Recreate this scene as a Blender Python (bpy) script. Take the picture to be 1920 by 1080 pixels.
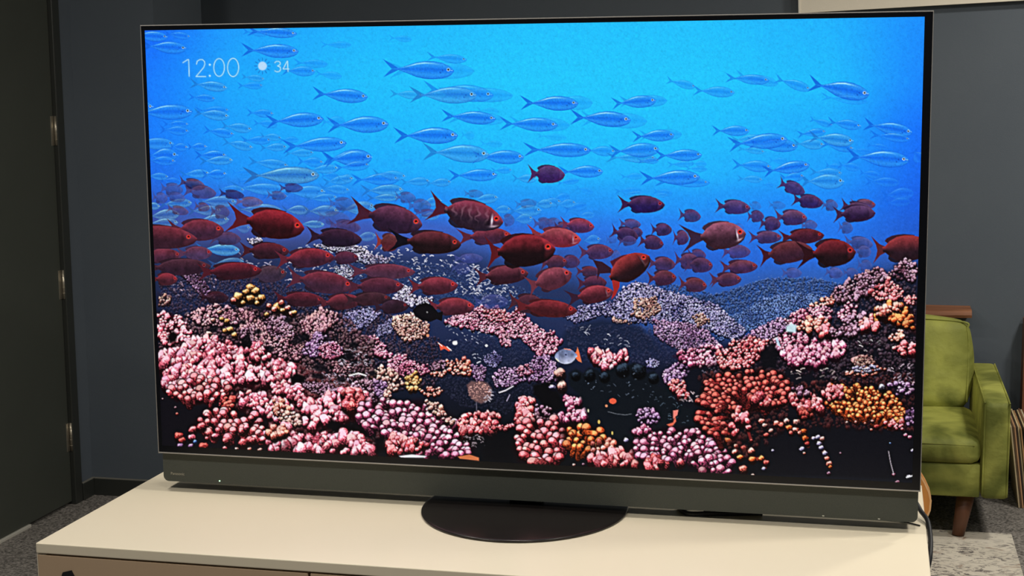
import bpy, bmesh, math, random
import numpy as np
from mathutils import Vector, Matrix

for _o in list(bpy.data.objects): bpy.data.objects.remove(_o)
SC = bpy.context.scene
COL = SC.collection

# ================================================================ camera, light, exposure
FOCAL_PX = 2874.69                      # for a frame 1920 pixels wide
cam_d = bpy.data.cameras.new('camera')
cam_d.sensor_width = 36.0
cam_d.lens = FOCAL_PX / 1920.0 * 36.0
cam_d.clip_start = 0.05
cam = bpy.data.objects.new('camera', cam_d)
COL.objects.link(cam)
cam.rotation_mode = 'XYZ'
cam.location = (0.756821, -3.202198, 0.861682)
cam.rotation_euler = (1.4328809, 0.0097160, 0.2329983)
SC.camera = cam

vs = SC.view_settings
vs.view_transform = 'Standard'
try: vs.look = 'None'
except Exception: pass
vs.gamma = 1.0
vs.use_curve_mapping = False
vs.exposure = 0.0

world = bpy.data.worlds.new('world')
SC.world = world
world.use_nodes = True
world.node_tree.nodes['Background'].inputs[0].default_value = (0.5, 0.47, 0.43, 1)
world.node_tree.nodes['Background'].inputs[1].default_value = 0.02

FZ, CZ = -0.734, 2.00                   # floor and ceiling heights (cabinet top is at -0.094)
LAMPS = [(-1.1, -1.7, 20), (0.7, -1.7, 16), (-1.25, -0.06, 13.5), (-0.1, -0.06, 11), (1.05, -0.06, 9), (2.2, 0.45, 26), (2.0, 1.75, 28), (2.3, -1.7, 12)]  # the lamp behind, near the sofa, is added to brighten the back wall
LAMP_COL = (1.0, 0.95, 0.85)
try:
    SC.cycles.use_denoising = True
    SC.cycles.max_bounces = 6
    SC.cycles.sample_clamp_indirect = 4.0
except Exception: pass

# ================================================================ helpers
def new_mat(name, col=(.5, .5, .5), rough=.5, spec=.5, metal=0.0, sheen=0.0, coat=0.0):
    m = bpy.data.materials.new(name); m.use_nodes = True
    b = m.node_tree.nodes['Principled BSDF']
    b.inputs['Base Color'].default_value = (*col, 1)
    b.inputs['Roughness'].default_value = rough
    b.inputs['Specular IOR Level'].default_value = spec
    b.inputs['Metallic'].default_value = metal
    b.inputs['Sheen Weight'].default_value = sheen
    b.inputs['Coat Weight'].default_value = coat
    return m

def lin(r, g, b):
    f = lambda v: (v / 255 / 12.92) if v <= 10.3 else ((v / 255 + .055) / 1.055) ** 2.4
    return (f(r), f(g), f(b))

def noise_mat(name, c0, c1, scale, rough=.7, bump=0.0, bscale=None, detail=6, stretch=(1, 1, 1), ramp=(.35, .65), spec=.3, dist=0.0, sheen=0.0, bdist=.002):
    """two colours mixed by noise, with a little relief"""
    m = new_mat(name, c0, rough, spec, sheen=sheen); nt = m.node_tree; N, L = nt.nodes, nt.links
    b = N['Principled BSDF']
    tc = N.new('ShaderNodeTexCoord'); mp = N.new('ShaderNodeMapping'); mp.inputs['Scale'].default_value = stretch
    L.new(tc.outputs['Object'], mp.inputs['Vector'])
    n = N.new('ShaderNodeTexNoise'); n.inputs['Scale'].default_value = scale; n.inputs['Detail'].default_value = detail; n.inputs['Distortion'].default_value = dist
    L.new(mp.outputs['Vector'], n.inputs['Vector'])
    r = N.new('ShaderNodeValToRGB'); r.color_ramp.elements[0].position, r.color_ramp.elements[1].position = ramp
    r.color_ramp.elements[0].color = (*c0, 1); r.color_ramp.elements[1].color = (*c1, 1)
    L.new(n.outputs['Fac'], r.inputs['Fac']); L.new(r.outputs['Color'], b.inputs['Base Color'])
    if bump:
        n2 = N.new('ShaderNodeTexNoise'); n2.inputs['Scale'].default_value = bscale or scale; n2.inputs['Detail'].default_value = 4
        L.new(mp.outputs['Vector'], n2.inputs['Vector'])
        bp = N.new('ShaderNodeBump'); bp.inputs['Strength'].default_value = bump; bp.inputs['Distance'].default_value = bdist
        L.new(n2.outputs['Fac'], bp.inputs['Height']); L.new(bp.outputs['Normal'], b.inputs['Normal'])
    return m

def bm_box(bm, lo, hi, bev=0.0, seg=2):
    r = bmesh.ops.create_cube(bm, size=1.0)
    for v in r['verts']:
        v.co = Vector([lo[i] + (v.co[i] + .5) * (hi[i] - lo[i]) for i in range(3)])
    if bev:
        es = list({e for v in r['verts'] for e in v.link_edges})
        bmesh.ops.bevel(bm, geom=es, offset=bev, segments=seg, profile=.5, affect='EDGES')
    return bm

def bm_prism(bm, pts, axis, a, b):
    """extrude a closed 2-D outline along an axis ('x','y','z') from a to b"""
    def P(u, v, w): return {'x': (w, u, v), 'y': (u, w, v), 'z': (u, v, w)}[axis]
    A = [bm.verts.new(P(u, v, a)) for u, v in pts]; B = [bm.verts.new(P(u, v, b)) for u, v in pts]
    n = len(pts)
    bm.faces.new(A); bm.faces.new(B[::-1])
    for i in range(n): bm.faces.new((A[i], B[i], B[(i + 1) % n], A[(i + 1) % n]))
    bmesh.ops.recalc_face_normals(bm, faces=bm.faces[:])
    return bm

def bm_lathe(bm, prof, c, n=48):
    """revolve (radius, z) profile about the vertical through c"""
    rings = []
    for r, z in prof:
        if r < 1e-5: rings.append([bm.verts.new((c[0], c[1], z))])
        else: rings.append([bm.verts.new((c[0] + r * math.cos(2 * math.pi * i / n), c[1] + r * math.sin(2 * math.pi * i / n), z)) for i in range(n)])
    for A, B in zip(rings[:-1], rings[1:]):
        for i in range(n):
            j = (i + 1) % n
            q = [A[i % len(A)], A[j % len(A)], B[j % len(B)], B[i % len(B)]]
            q = list(dict.fromkeys(q))
            if len(q) > 2: bm.faces.new(q)
    bmesh.ops.recalc_face_normals(bm, faces=bm.faces[:])
    return bm

def bm_tube(bm, pts, r, n=10, closed_caps=True):
    """tube along a polyline; r a number or one per point"""
    pts = [Vector(p) for p in pts]; rr = r if isinstance(r, (list, tuple)) else [r] * len(pts)
    rings = []
    for i, p in enumerate(pts):
        d = (pts[min(i + 1, len(pts) - 1)] - pts[max(i - 1, 0)]).normalized()
        up = Vector((0, 0, 1)) if abs(d.z) < .9 else Vector((1, 0, 0))
        a = d.cross(up).normalized(); b = a.cross(d)
        rings.append([bm.verts.new(p + (a * math.cos(2 * math.pi * k / n) + b * math.sin(2 * math.pi * k / n)) * rr[i]) for k in range(n)])
    for A, B in zip(rings[:-1], rings[1:]):
        for k in range(n): bm.faces.new((A[k], A[(k + 1) % n], B[(k + 1) % n], B[k]))
    if closed_caps: bm.faces.new(rings[0][::-1]); bm.faces.new(rings[-1])
    bmesh.ops.recalc_face_normals(bm, faces=bm.faces[:])
    return bm

def spline(P, n=8):
    out = []
    P = [Vector(p) for p in P]; Q = [P[0]] + P + [P[-1]]
    for i in range(1, len(Q) - 2):
        a, b, c, d = Q[i - 1], Q[i], Q[i + 1], Q[i + 2]
        for k in range(n):
            t = k / n
            out.append(.5 * ((2 * b) + (c - a) * t + (2 * a - 5 * b + 4 * c - d) * t * t + (3 * b - a - 3 * c + d) * t ** 3))
    out.append(P[-1]); return out

def obj(name, bm, mat, parent=None, smooth=False):
    me = bpy.data.meshes.new(name); bm.to_mesh(me); bm.free()
    me.materials.append(mat)
    if smooth:
        for p in me.polygons: p.use_smooth = True
    o = bpy.data.objects.new(name, me); COL.objects.link(o)
    if parent is not None:
        o.parent = parent; o.matrix_parent_inverse = Matrix.Translation(parent.location).inverted()
    return o

def box(name, lo, hi, mat, parent=None, bev=0.0, seg=2, smooth=False):
    return obj(name, bm_box(bmesh.new(), lo, hi, bev, seg), mat, parent, smooth)

def tag(o, label, cat, group=None):
    o['label'] = label; o['category'] = cat
    if group: o['group'] = group
    return o

def thing(name, label, cat, loc, group=None):
    o = bpy.data.objects.new(name, None); COL.objects.link(o); o.location = loc; o.empty_display_size = .05
    return tag(o, label, cat, group)

def struct(name, bm, mat, label=None, parent=None):
    o = obj(name, bm, mat, parent)
    if parent is None: o['kind'] = 'structure'
    if label: o['label'] = label; o['category'] = name.split('_')[0]
    return o
def sbox(name, lo, hi, mat, label=None, parent=None, bev=0.0): return struct(name, bm_box(bmesh.new(), lo, hi, bev), mat, label, parent)

def cushion(bm, lo, hi, rnd, puff=0.0, n=14, wr=0.0, seed=0, crown=None):
    """soft box: rounded edges, bulging faces, shallow wrinkles"""
    rg = random.Random(seed)
    ph = [(rg.uniform(8, 26), rg.uniform(8, 26), rg.uniform(8, 26), rg.uniform(0, 6.3), rg.uniform(.3, 1)) for _ in range(7)]
    bmesh.ops.create_cube(bm, size=2.0)
    bmesh.ops.subdivide_edges(bm, edges=bm.edges[:], cuts=n, use_grid_fill=True)
    c = Vector([(lo[i] + hi[i]) / 2 for i in range(3)]); h = Vector([(hi[i] - lo[i]) / 2 for i in range(3)])
    for v in bm.verts:
        q = Vector([v.co[i] for i in range(3)])
        p = Vector([math.copysign(abs(q[i]) ** .8, q[i]) * h[i] for i in range(3)])
        inner = Vector([max(-h[i] + rnd, min(h[i] - rnd, p[i])) for i in range(3)])
        d = p - inner
        if d.length > 1e-9: p = inner + d.normalized() * min(rnd, max(abs(d[0]), abs(d[1]), abs(d[2])) if False else rnd)
        for i in range(3):
            o1, o2 = (i + 1) % 3, (i + 2) % 3
            f = max(0, 1 - (p[o1] / h[o1]) ** 2) * max(0, 1 - (p[o2] / h[o2]) ** 2)
            if abs(q[i]) > .99: p[i] += math.copysign(puff * f, q[i])
        if wr:
            w = sum(a * math.sin(fx * (p.x) + fy * (p.y) + fz * (p.z) + f0) for fx, fy, fz, f0, a in ph) / 4
            dn = Vector([q[i] if abs(q[i]) > .99 else 0 for i in range(3)])
            if dn.length: p += dn.normalized() * w * wr
        v.co = c + p
    bmesh.ops.recalc_face_normals(bm, faces=bm.faces[:])
    return bm

# ================================================================ the room
YB, XL, XR, YF = 2.98, -2.18, 3.0, -4.3
M_WALL = noise_mat('slate_wall_paint', lin(86, 94, 104), lin(92, 100, 109), 3.0, .62, .15, 260, ramp=(.2, .8), spec=.35)
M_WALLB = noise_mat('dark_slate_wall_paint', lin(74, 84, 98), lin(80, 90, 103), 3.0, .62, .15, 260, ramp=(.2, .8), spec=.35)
M_DOOR = noise_mat('black_green_door_paint', lin(64, 67, 61), lin(68, 71, 65), 4.0, .5, .1, 180, ramp=(.2, .8), spec=.4)
M_TRIM = new_mat('black_gloss_trim', lin(48, 50, 47), .42, .5)
M_CEIL = noise_mat('pale_ceiling_paint', lin(196, 190, 180), lin(204, 198, 188), 2.0, .9, .2, 200)
M_CARPET = noise_mat('grey_loop_carpet', lin(80, 77, 74), lin(158, 152, 146), 115, .95, 1.0, 150, 8, ramp=(.34, .66), spec=.1, bdist=.006)

sbox('floor', (XL - .1, YF, FZ - .1), (XR, YB + .1, FZ), M_CARPET, 'dark grey flecked loop carpet covering the whole floor')
sbox('ceiling', (XL - .1, YF, CZ), (XR, YB + .1, CZ + .1), M_CEIL, 'pale ceiling above the room with round lamps')
sbox('wall_back', (XL - .1, YB, FZ), (XR, YB + .12, CZ), M_WALL, 'dark slate wall behind the television and the sofa')
DY0, DY1, DZ = 0.96, 1.906, 1.33       # door opening
bm = bmesh.new()
bm_box(bm, (XL - .12, YF, FZ), (XL, DY0 - .05, CZ)); bm_box(bm, (XL - .12, DY0 - .05, DZ + .05), (XL, DY1 + .05, CZ)); bm_box(bm, (XL - .12, DY1 + .05, FZ), (XL, YB, CZ))
struct('wall_left', bm, M_WALL, 'dark slate side wall that holds the black door')
sbox('wall_partition', (XL, 2.055, FZ), (-1.843, 2.47, CZ), M_WALL, 'boxed-out dark slate wall block beside the black door')
sbox('wall_right', (XR, YF, FZ), (XR + .1, YB, CZ), M_WALLB, 'dark slate wall on the far right side')
sbox('wall_front', (XL - .1, YF - .1, FZ), (XR, YF, CZ), M_WALLB, 'dark slate wall behind the viewer')
# baseboards with a thin paler top edge
M_EDGE = new_mat('pale_trim_edge', lin(120, 118, 110), .5)
def baseboard(name, lo, hi, label):
    o = sbox(name, lo, hi, M_TRIM, label, bev=.002)
    box('top_edge', (lo[0] + .001, lo[1] + .001, hi[2] - .001), (hi[0] - .0005, hi[1] - .0005, hi[2] + .003), M_EDGE, o, .001)
baseboard('baseboard_left', (XL, DY1 + .056, FZ), (XL + .013, 2.055, FZ + .066), 'short black baseboard between door frame and corner')
baseboard('baseboard_partition', (XL + .013, 2.041, FZ), (-1.843, 2.055, FZ + .066), 'black baseboard along the boxed-out wall block')
baseboard('baseboard_back', (-1.83, YB - .014, FZ), (XR, YB, FZ + .066), 'black baseboard along the back wall')
# door
d1 = bpy.data.objects.new('door_1', None); COL.objects.link(d1); d1.location = (XL, DY0, FZ); d1['kind'] = 'structure'; d1['label'] = 'closed black door with three steel hinges at left'; d1['category'] = 'door'
box('leaf', (XL - .045, DY0 + .003, FZ + .012), (XL - .004, DY1 - .003, DZ - .003), M_DOOR, d1, .003)
M_STEEL = noise_mat('brushed_hinge_steel', lin(150, 142, 128), lin(196, 188, 172), 60, .35, stretch=(1, 1, .05), spec=.6)
M_STEEL.node_tree.nodes['Principled BSDF'].inputs['Metallic'].default_value = .85
for zc_ in (.676, .107, -.473):
    bm = bmesh.new()
    bm_tube(bm, [(XL + .003, DY1 + .001, zc_ - .054), (XL + .003, DY1 + .001, zc_ + .054)], .0052, 12)
    for k in range(1, 5): bm_tube(bm, [(XL + .003, DY1 + .001, zc_ - .054 + k * .0216 - .0008), (XL + .003, DY1 + .001, zc_ - .054 + k * .0216 + .0008)], .0060, 12)
    h = obj('hinge', bm, M_STEEL, d1, True)
    box('hinge_plate', (XL - .0045, DY1 - .022, zc_ - .054), (XL - .003, DY1, zc_ + .054), M_STEEL, h, .0005)
box('threshold_strip', (XL - .03, DY0 + .01, FZ), (XL + .004, 1.60, FZ + .012), new_mat('bare_aluminium', lin(216, 212, 202), .35, .5, .3), d1, .002)
bm = bmesh.new()
bm_box(bm, (XL - .06, DY1, FZ), (XL + .012, DY1 + .05, DZ + .05), .003); bm_box(bm, (XL - .06, DY0 - .05, FZ), (XL + .012, DY0, DZ + .05), .003); bm_box(bm, (XL - .06, DY0, DZ), (XL + .012, DY1, DZ + .05), .003)
struct('trim_1', bm, M_TRIM, 'black wooden frame around the hinged door')

# ceiling lamps of the room, plus one added for the back wall
M_LRING = new_mat('white_lamp_ring', (.8, .8, .8), .4)
M_LAMP = bpy.data.materials.new('lit_diffuser'); M_LAMP.use_nodes = True
_b = M_LAMP.node_tree.nodes['Principled BSDF']; _b.inputs['Base Color'].default_value = (.9, .85, .75, 1); _b.inputs['Emission Color'].default_value = (*LAMP_COL, 1); _b.inputs['Emission Strength'].default_value = 6
for i, (x, y, w) in enumerate(LAMPS):
    t = thing('ceiling_lamp', 'round white ceiling lamp above the ' + ['seats on the left in front', 'seats on the right in front', 'left end of the cabinet', 'middle of the television', 'right end of the television', 'floor right of the television', 'records beside the green sofa, added to brighten the back wall', 'far right seats in front'][i], 'lamp', (x, y, CZ), 'round lamps in the ceiling')
    bm = bm_lathe(bmesh.new(), [(.15, CZ), (.15, CZ - .02), (.135, CZ - .025), (.128, CZ - .012), (.128, CZ)], (x, y), 32); obj('ring', bm, M_LRING, t, True)
    bm = bm_lathe(bmesh.new(), [(0, CZ - .008), (.128, CZ - .008), (.128, CZ - .002), (0, CZ - .002)], (x, y), 32); obj('diffuser', bm, M_LAMP, t)
    ld = bpy.data.lights.new('lamp_light', 'AREA'); ld.shape = 'DISK'; ld.size = .24; ld.energy = w; ld.color = LAMP_COL
    lo_ = bpy.data.objects.new('lamp_light', ld); COL.objects.link(lo_); lo_.parent = t; lo_.location = (0, 0, -.03)

# ================================================================ television cabinet
ZC = -.0938
M_CREAM = noise_mat('cream_lacquer', lin(232, 220, 196), lin(235, 224, 201), 2.0, .32, spec=.45, ramp=(.2, .8))
M_TAN = noise_mat('reflection_tan_front', lin(186, 160, 132), lin(194, 168, 140), 2.0, .22, spec=.5, ramp=(.2, .8))  # tan base colour paints in the room's reflection on the glossy front
M_BLACKP = new_mat('black_plastic', lin(22, 22, 24), .45, .5)
CX0, CX1, CY0, CY1 = -.932, .8745, -.4265, .40
cab = thing('tv_cabinet', 'long low cream lacquered cabinet carrying the television', 'cabinet', (-.02, 0, FZ))
box('top_board', (CX0, CY0, ZC - .022), (CX1, CY1, ZC), M_CREAM, cab, .0025, 3)
bm = bmesh.new(); t_ = .02; zb_ = FZ + .05
bm_box(bm, (CX0, CY0 + .004, zb_), (CX0 + t_, CY1, ZC - .0245)); bm_box(bm, (CX1 - t_ - .016, CY0 + .004, zb_), (CX1 - .016, CY1, ZC - .0245))
bm_box(bm, (CX0 + t_, CY0 + .03, zb_), (CX1 - t_ - .016, CY1, zb_ + t_)); bm_box(bm, (CX0 + t_, CY1 - t_, zb_), (CX1 - t_ - .016, CY1, ZC - .0245)); bm_box(bm, (CX0 + t_, CY0 + .03, ZC - .045), (CX1 - t_ - .016, CY1, ZC - .0225))
obj('body', bm, M_CREAM, cab)
w_ = (CX1 - CX0) / 3
for i in range(3):
    f = box('drawer_front', (CX0 + i * w_ + (.003 if i else .001), CY0 + .003, zb_ + .005), (CX0 + (i + 1) * w_ - (.018 if i == 2 else .002), CY0 + .022, ZC - .0255), M_TAN, cab, .002)
    xh = CX0 + i * w_ + (.068 if i == 0 else w_ / 2)
    bm = bm_prism(bmesh.new(), [(xh - .013, ZC - .071), (xh - .009, ZC - .060), (xh + .011, ZC - .0545), (xh + .017, ZC - .066), (xh + .013, ZC - .085), (xh - .008, ZC - .085)], 'y', CY0 + .0005, CY0 + .004)
    obj('finger_notch', bm, M_BLACKP, f)
for sx in (CX0 + .05, CX1 - .09):
    for sy in (CY0 + .05, CY1 - .09): box('foot', (sx, sy, FZ), (sx + .04, sy + .04, zb_), M_BLACKP, cab, .003)

# ================================================================ television
M_GLASS = new_mat('black_bezel_glass', lin(16, 17, 22), .25, .3)
M_RIM = new_mat('dark_metal_rim', lin(176, 172, 168), .38, .5, .45)
M_BAR = noise_mat('charcoal_speaker_cloth', lin(76, 79, 74), lin(84, 87, 82), 700, .85, .35, 900, ramp=(.3, .7), spec=.15)
M_BASE = new_mat('dark_bronze_metal', lin(46, 42, 41), .26, .5, .5)
M_BACKP = noise_mat('matt_black_housing', lin(30, 30, 32), lin(36, 36, 38), 90, .6, .2, 300)
PW, PH = .858, .9785
tv = thing('television', 'large wide-screen television showing a coral reef with red and blue fish', 'television', (0, .03, ZC))
pan = box('panel', (-PW, .0006, 0), (PW, .012, PH), M_GLASS, tv)
bm = bmesh.new()
bm_box(bm, (-PW - .0015, -.0010, PH), (PW + .0015, .014, PH + .0022), .0006); bm_box(bm, (-PW - .0015, -.0010, -.0028), (PW + .0015, .014, 0), .0006)
bm_box(bm, (-PW - .0015, -.0010, 0), (-PW, .014, PH), .0005); bm_box(bm, (PW, -.0010, 0), (PW + .0015, .014, PH), .0005)
obj('rim', bm, M_RIM, tv)
bm = bm_box(bmesh.new(), (-.70, .0125, .02), (.70, .055, .62), .012, 3); obj('back_housing', bm, M_BACKP, tv, False)
# speaker bar with rounded lower corners
def bar_outline(x0, x1, z0, z1, r, n=6):
    p = [(x0, z1)]
    p += [(x0 + r - r * math.cos(math.pi / 2 * k / n), z0 + r - r * math.sin(math.pi / 2 * k / n)) for k in range(n + 1)]
    p += [(x1 - r + r * math.sin(math.pi / 2 * k / n), z0 + r - r * math.cos(math.pi / 2 * k / n)) for k in range(n + 1)]
    return p + [(x1, z1)]
bar = obj('speaker_bar', bm_prism(bmesh.new(), bar_outline(-.8565, .8555, -.0735, -.0029, .013), 'y', .016, .092), M_BAR, tv)
led = bpy.data.materials.new('green_power_light'); led.use_nodes = True
_b = led.node_tree.nodes['Principled BSDF']; _b.inputs['Emission Color'].default_value = (.45, 1, .55, 1); _b.inputs['Emission Strength'].default_value = 1.6
obj('power_light', bm_tube(bmesh.new(), [(-.715, .0162, -.0665), (-.715, .0150, -.0665)], .0016, 12), led, bar)
for px_ in (.660, .775): obj('glint_speck', bm_tube(bmesh.new(), [(px_, .0162, -.0700), (px_ + .004, .0152, -.0700)], .0012, 8), new_mat('glint_speck', lin(210, 210, 200), .5), bar)  # pale colour paints in tiny dust glints on the bar
fc = bpy.data.curves.new('brand_lettering', 'FONT'); fc.body = 'Panasonic'; fc.size = .0088; fc.extrude = .0002
fo = bpy.data.objects.new('brand_lettering', fc); COL.objects.link(fo)
dg = bpy.context.evaluated_depsgraph_get(); me = bpy.data.meshes.new_from_object(fo.evaluated_get(dg)); bpy.data.objects.remove(fo)
me.materials.clear(); me.materials.append(new_mat('pale_print', lin(170, 165, 150), .6))
me.transform(Matrix.Translation((-.838, .0156, -.0575)) @ Matrix.Rotation(math.pi / 2, 4, 'X'))
fo = bpy.data.objects.new('brand_lettering', me); COL.objects.link(fo); fo.parent = bar
fo['label'] = 'small pale brand name printed on the speaker bar'
# stand
box('neck', (-.030, .045, ZC + .004), (.043, .085, -.02), M_BLACKP, tv, .004)
bm = bm_lathe(bmesh.new(), [(0, ZC), (.226, ZC), (.2285, ZC + .0022), (.2285, ZC + .0042), (.2265, ZC + .0060), (.221, ZC + .0066), (0, ZC + .0085)], (.0, .0), 96)
bmesh.ops.transform(bm, matrix=Matrix.Translation((.0115, .0236, 0)) @ Matrix.Diagonal((1, 1.12, 1, 1)), verts=bm.verts[:])
o = obj('stand_base', bm, M_BASE, tv, True)
for p_ in o.data.polygons: p_.use_smooth = True
o.data.polygons[0].use_smooth = True

# ---------------------------------------------------------------- cables
M_CABLE = new_mat('black_cable_sleeve', lin(26, 26, 30), .5, .4)
P_ = spline([(.70, .17, -.060), (.80, .172, -.058), (.846, .160, -.062), (.866, .120, -.079), (.878, .080, -.0865), (.8825, .035, -.104), (.8825, -.005, -.122), (.879, -.03, -.146), (.8675, -.05, -.20), (.8655, -.05, -.34), (.868, -.04, -.58), (.90, 0, -.7285), (.96, .15, -.7285), (1.0, .4, -.7285)], 8)
tag(obj('power_cable', bm_tube(bmesh.new(), P_, .0050, 12), M_CABLE, None, True), 'thick black cable hanging over the right edge of the cream cabinet', 'cable')
P_ = spline([(.60, .105, ZC + .002), (.72, .098, ZC + .002), (.80, .088, ZC + .002), (.835, .076, ZC + .002), (.862, .058, ZC + .002)], 8)
tag(obj('thin_cord', bm_tube(bmesh.new(), P_, .0016, 8), M_CABLE, None, True), 'thin black cord lying on the cream cabinet near its right end', 'cord')
adp = thing('cable_clip', 'small black cable bundle lying under the speaker bar right of the stand', 'cable', (.42, .07, ZC))
obj('loop', bm_tube(bmesh.new(), spline([(.345, .085, ZC + .005), (.372, .040, ZC + .006), (.41, .045, ZC + .006), (.46, .058, ZC + .005), (.53, .075, ZC + .005)], 6), .0048, 10), M_CABLE, adp, True)
obj('strap', bm_tube(bmesh.new(), spline([(.352, .078, ZC + .004), (.40, .066, ZC + .011), (.45, .066, ZC + .006), (.52, .082, ZC + .004)], 6), .004, 10), M_CABLE, adp, True)
box('buckle', (.405, .046, ZC + .001), (.425, .070, ZC + .014), M_BLACKP, adp, .003)

# ================================================================ rug
M_RUG = noise_mat('distressed_cream_rug', lin(206, 198, 184), lin(218, 210, 196), 6, .95, .6, 420, 6, spec=.1, bdist=.004)
nt = M_RUG.node_tree; N, L = nt.nodes, nt.links; b_ = N['Principled BSDF']
base_out = [l for l in L if l.to_node == b_ and l.to_socket.name == 'Base Color'][0].from_socket
tc = N.new('ShaderNodeTexCoord')
def patch(scale, stretch, lo_, hi_, dist):
    mp = N.new('ShaderNodeMapping'); mp.inputs['Scale'].default_value = stretch; L.new(tc.outputs['Object'], mp.inputs['Vector'])
    n = N.new('ShaderNodeTexNoise'); n.inputs['Scale'].default_value = scale; n.inputs['Detail'].default_value = 7; n.inputs['Roughness'].default_value = .68; n.inputs['Distortion'].default_value = dist
    L.new(mp.outputs['Vector'], n.inputs['Vector'])
    r = N.new('ShaderNodeMapRange'); r.inputs['From Min'].default_value = lo_; r.inputs['From Max'].default_value = hi_; L.new(n.outputs['Fac'], r.inputs['Value']); return r.outputs[0]
def mixc(a, col, fac):
    m = N.new('ShaderNodeMix'); m.data_type = 'RGBA'; L.new(fac, m.inputs['Factor']); L.new(a, m.inputs['A']); m.inputs['B'].default_value = (*col, 1); return m.outputs['Result']
big_ = patch(3.6, (1, 1, 1), .36, .50, .4); fine_ = patch(21, (1, 1.7, 1), .50, .57, 1.6)
mu = N.new('ShaderNodeMath'); mu.operation = 'MULTIPLY'; L.new(big_, mu.inputs[0]); L.new(fine_, mu.inputs[1])
c1_ = mixc(base_out, lin(104, 98, 96), mu.outputs[0])
c2_ = mixc(c1_, lin(158, 136, 120), patch(9, (1, 1, 1), .56, .66, .8))
L.new(c2_, b_.inputs['Base Color'])
rug = tag(obj('area_rug', bm_box(bmesh.new(), (-.9, .75, FZ), (1.238, 2.192, FZ + .008), .003), M_RUG), 'cream rug with worn grey pattern in front of the green sofa', 'rug')

# ================================================================ sofa
def velvet(name, c_lo, c_hi, seed):
    m = noise_mat(name, lin(*c_lo), lin(*c_hi), 5.5, .60, .55, 11, 3, ramp=(.36, .64), spec=.2, dist=.5, sheen=.45, bdist=.02)  # noise mixes lit and shaded tones, painting in the velvet's sheen
    b = m.node_tree.nodes['Principled BSDF']; b.inputs['Sheen Tint'].default_value = (*lin(226, 222, 110), 1); b.inputs['Sheen Roughness'].default_value = .35
    return m
M_VEL = velvet('moss_green_velvet', (96, 102, 46), (168, 170, 86), 1)
M_PIPE = new_mat('dark_green_seam', lin(74, 74, 32), .7)
M_WALN = noise_mat('walnut_wood', lin(84, 54, 38), lin(118, 78, 56), 14, .45, .2, 60, stretch=(1, 1, .12), spec=.4)
sx0, sx1, sy0, sy1 = -.55, 1.214, 2.085, 2.86
sofa = thing('sofa', 'moss green velvet sofa with walnut legs behind the television', 'sofa', (.33, 2.47, FZ))
for x0_ in (sx0, sx1 - .092):
    bm = cushion(bmesh.new(), (x0_, sy0 - .004, -.582), (x0_ + .092, sy1 - .02, -.243), .020, .004, 12, .0012, int(x0_ * 10) + 3)
    a_ = obj('arm', bm, M_VEL, sofa, True)
    xs_ = x0_ + .004 if x0_ > 0 else x0_ + .088
    for xp in (x0_ + .006, x0_ + .086):
        obj('piping', bm_tube(bmesh.new(), spline([(xp, sy0 - .001, -.570), (xp, sy0 - .003, -.42), (xp, sy0 - .001, -.262), (xp, sy0 + .014, -.246), (xp, sy0 + .2, -.243), (xp, sy1 - .06, -.244)], 6), .0028, 8), M_VEL, a_, True)
box('front_rail', (sx0 + .09, sy0 + .004, -.577), (sx1 - .094, sy0 + .06, -.462), M_VEL, sofa, .006, 2, True)
box('seat_deck', (sx0 + .09, sy0 + .06, -.577), (sx1 - .094, sy1 - .06, -.475), M_VEL, sofa, .006)
box('back_frame', (sx0 + .10, sy1 - .11, -.577), (sx1 - .115, sy1, -.13), M_VEL, sofa, .02, 3, True)
xm = (sx0 + sx1) / 2
for i, (a0, a1) in enumerate(((sx0 + .093, xm - .002), (xm + .002, sx1 - .096))):
    s_ = obj('seat_cushion', cushion(bmesh.new(), (a0, sy0 - .008, -.462), (a1, 2.62, -.372), .030, .016, 22, .0030, 5 + i), M_VEL, sofa, True)
    obj('piping', bm_tube(bmesh.new(), spline([(a0 + .02, sy0 - .007, -.394), ((a0 + a1) / 2, sy0 - .022, -.388), (a1 - .02, sy0 - .007, -.394)], 10), .0022, 8), M_VEL, s_, True)
    bm = cushion(bmesh.new(), (a0 + .004, -.075, -.17), (a1 - .018, .075, .165), .045, .022, 22, .0036, 15 + i)
    bmesh.ops.transform(bm, matrix=Matrix.Translation((0, 2.665, -.222)) @ Matrix.Rotation(-.16, 4, 'X'), verts=bm.verts[:])
    k_ = obj('back_cushion', bm, M_VEL, sofa, True)
    T = Matrix.Translation((0, 2.665, -.222)) @ Matrix.Rotation(-.16, 4, 'X')
    P_ = [T @ Vector(v) for v in ((a0 + .02, -.05, .150), ((a0 + a1) / 2, -.062, .168), (a1 - .055, -.060, .158), (a1 - .024, -.058, .125), (a1 - .017, -.058, .05), (a1 - .02, -.058, -.14))]
    obj('piping', bm_tube(bmesh.new(), spline(P_, 8), .004, 8), M_VEL, k_, True)
for lx, dx_ in ((1.056, .026), (sx0 + .16, -.026)):
    for ly, zf in ((2.135, FZ + .008), (2.76, FZ)):
        obj('leg', bm_tube(bmesh.new(), [(lx, ly, zf), (lx + dx_ * .5, ly + .014, (zf - .578) / 2), (lx + dx_, ly + .03, -.572)], [.0205, .026, .031], 20), M_WALN, sofa, True)

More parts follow.
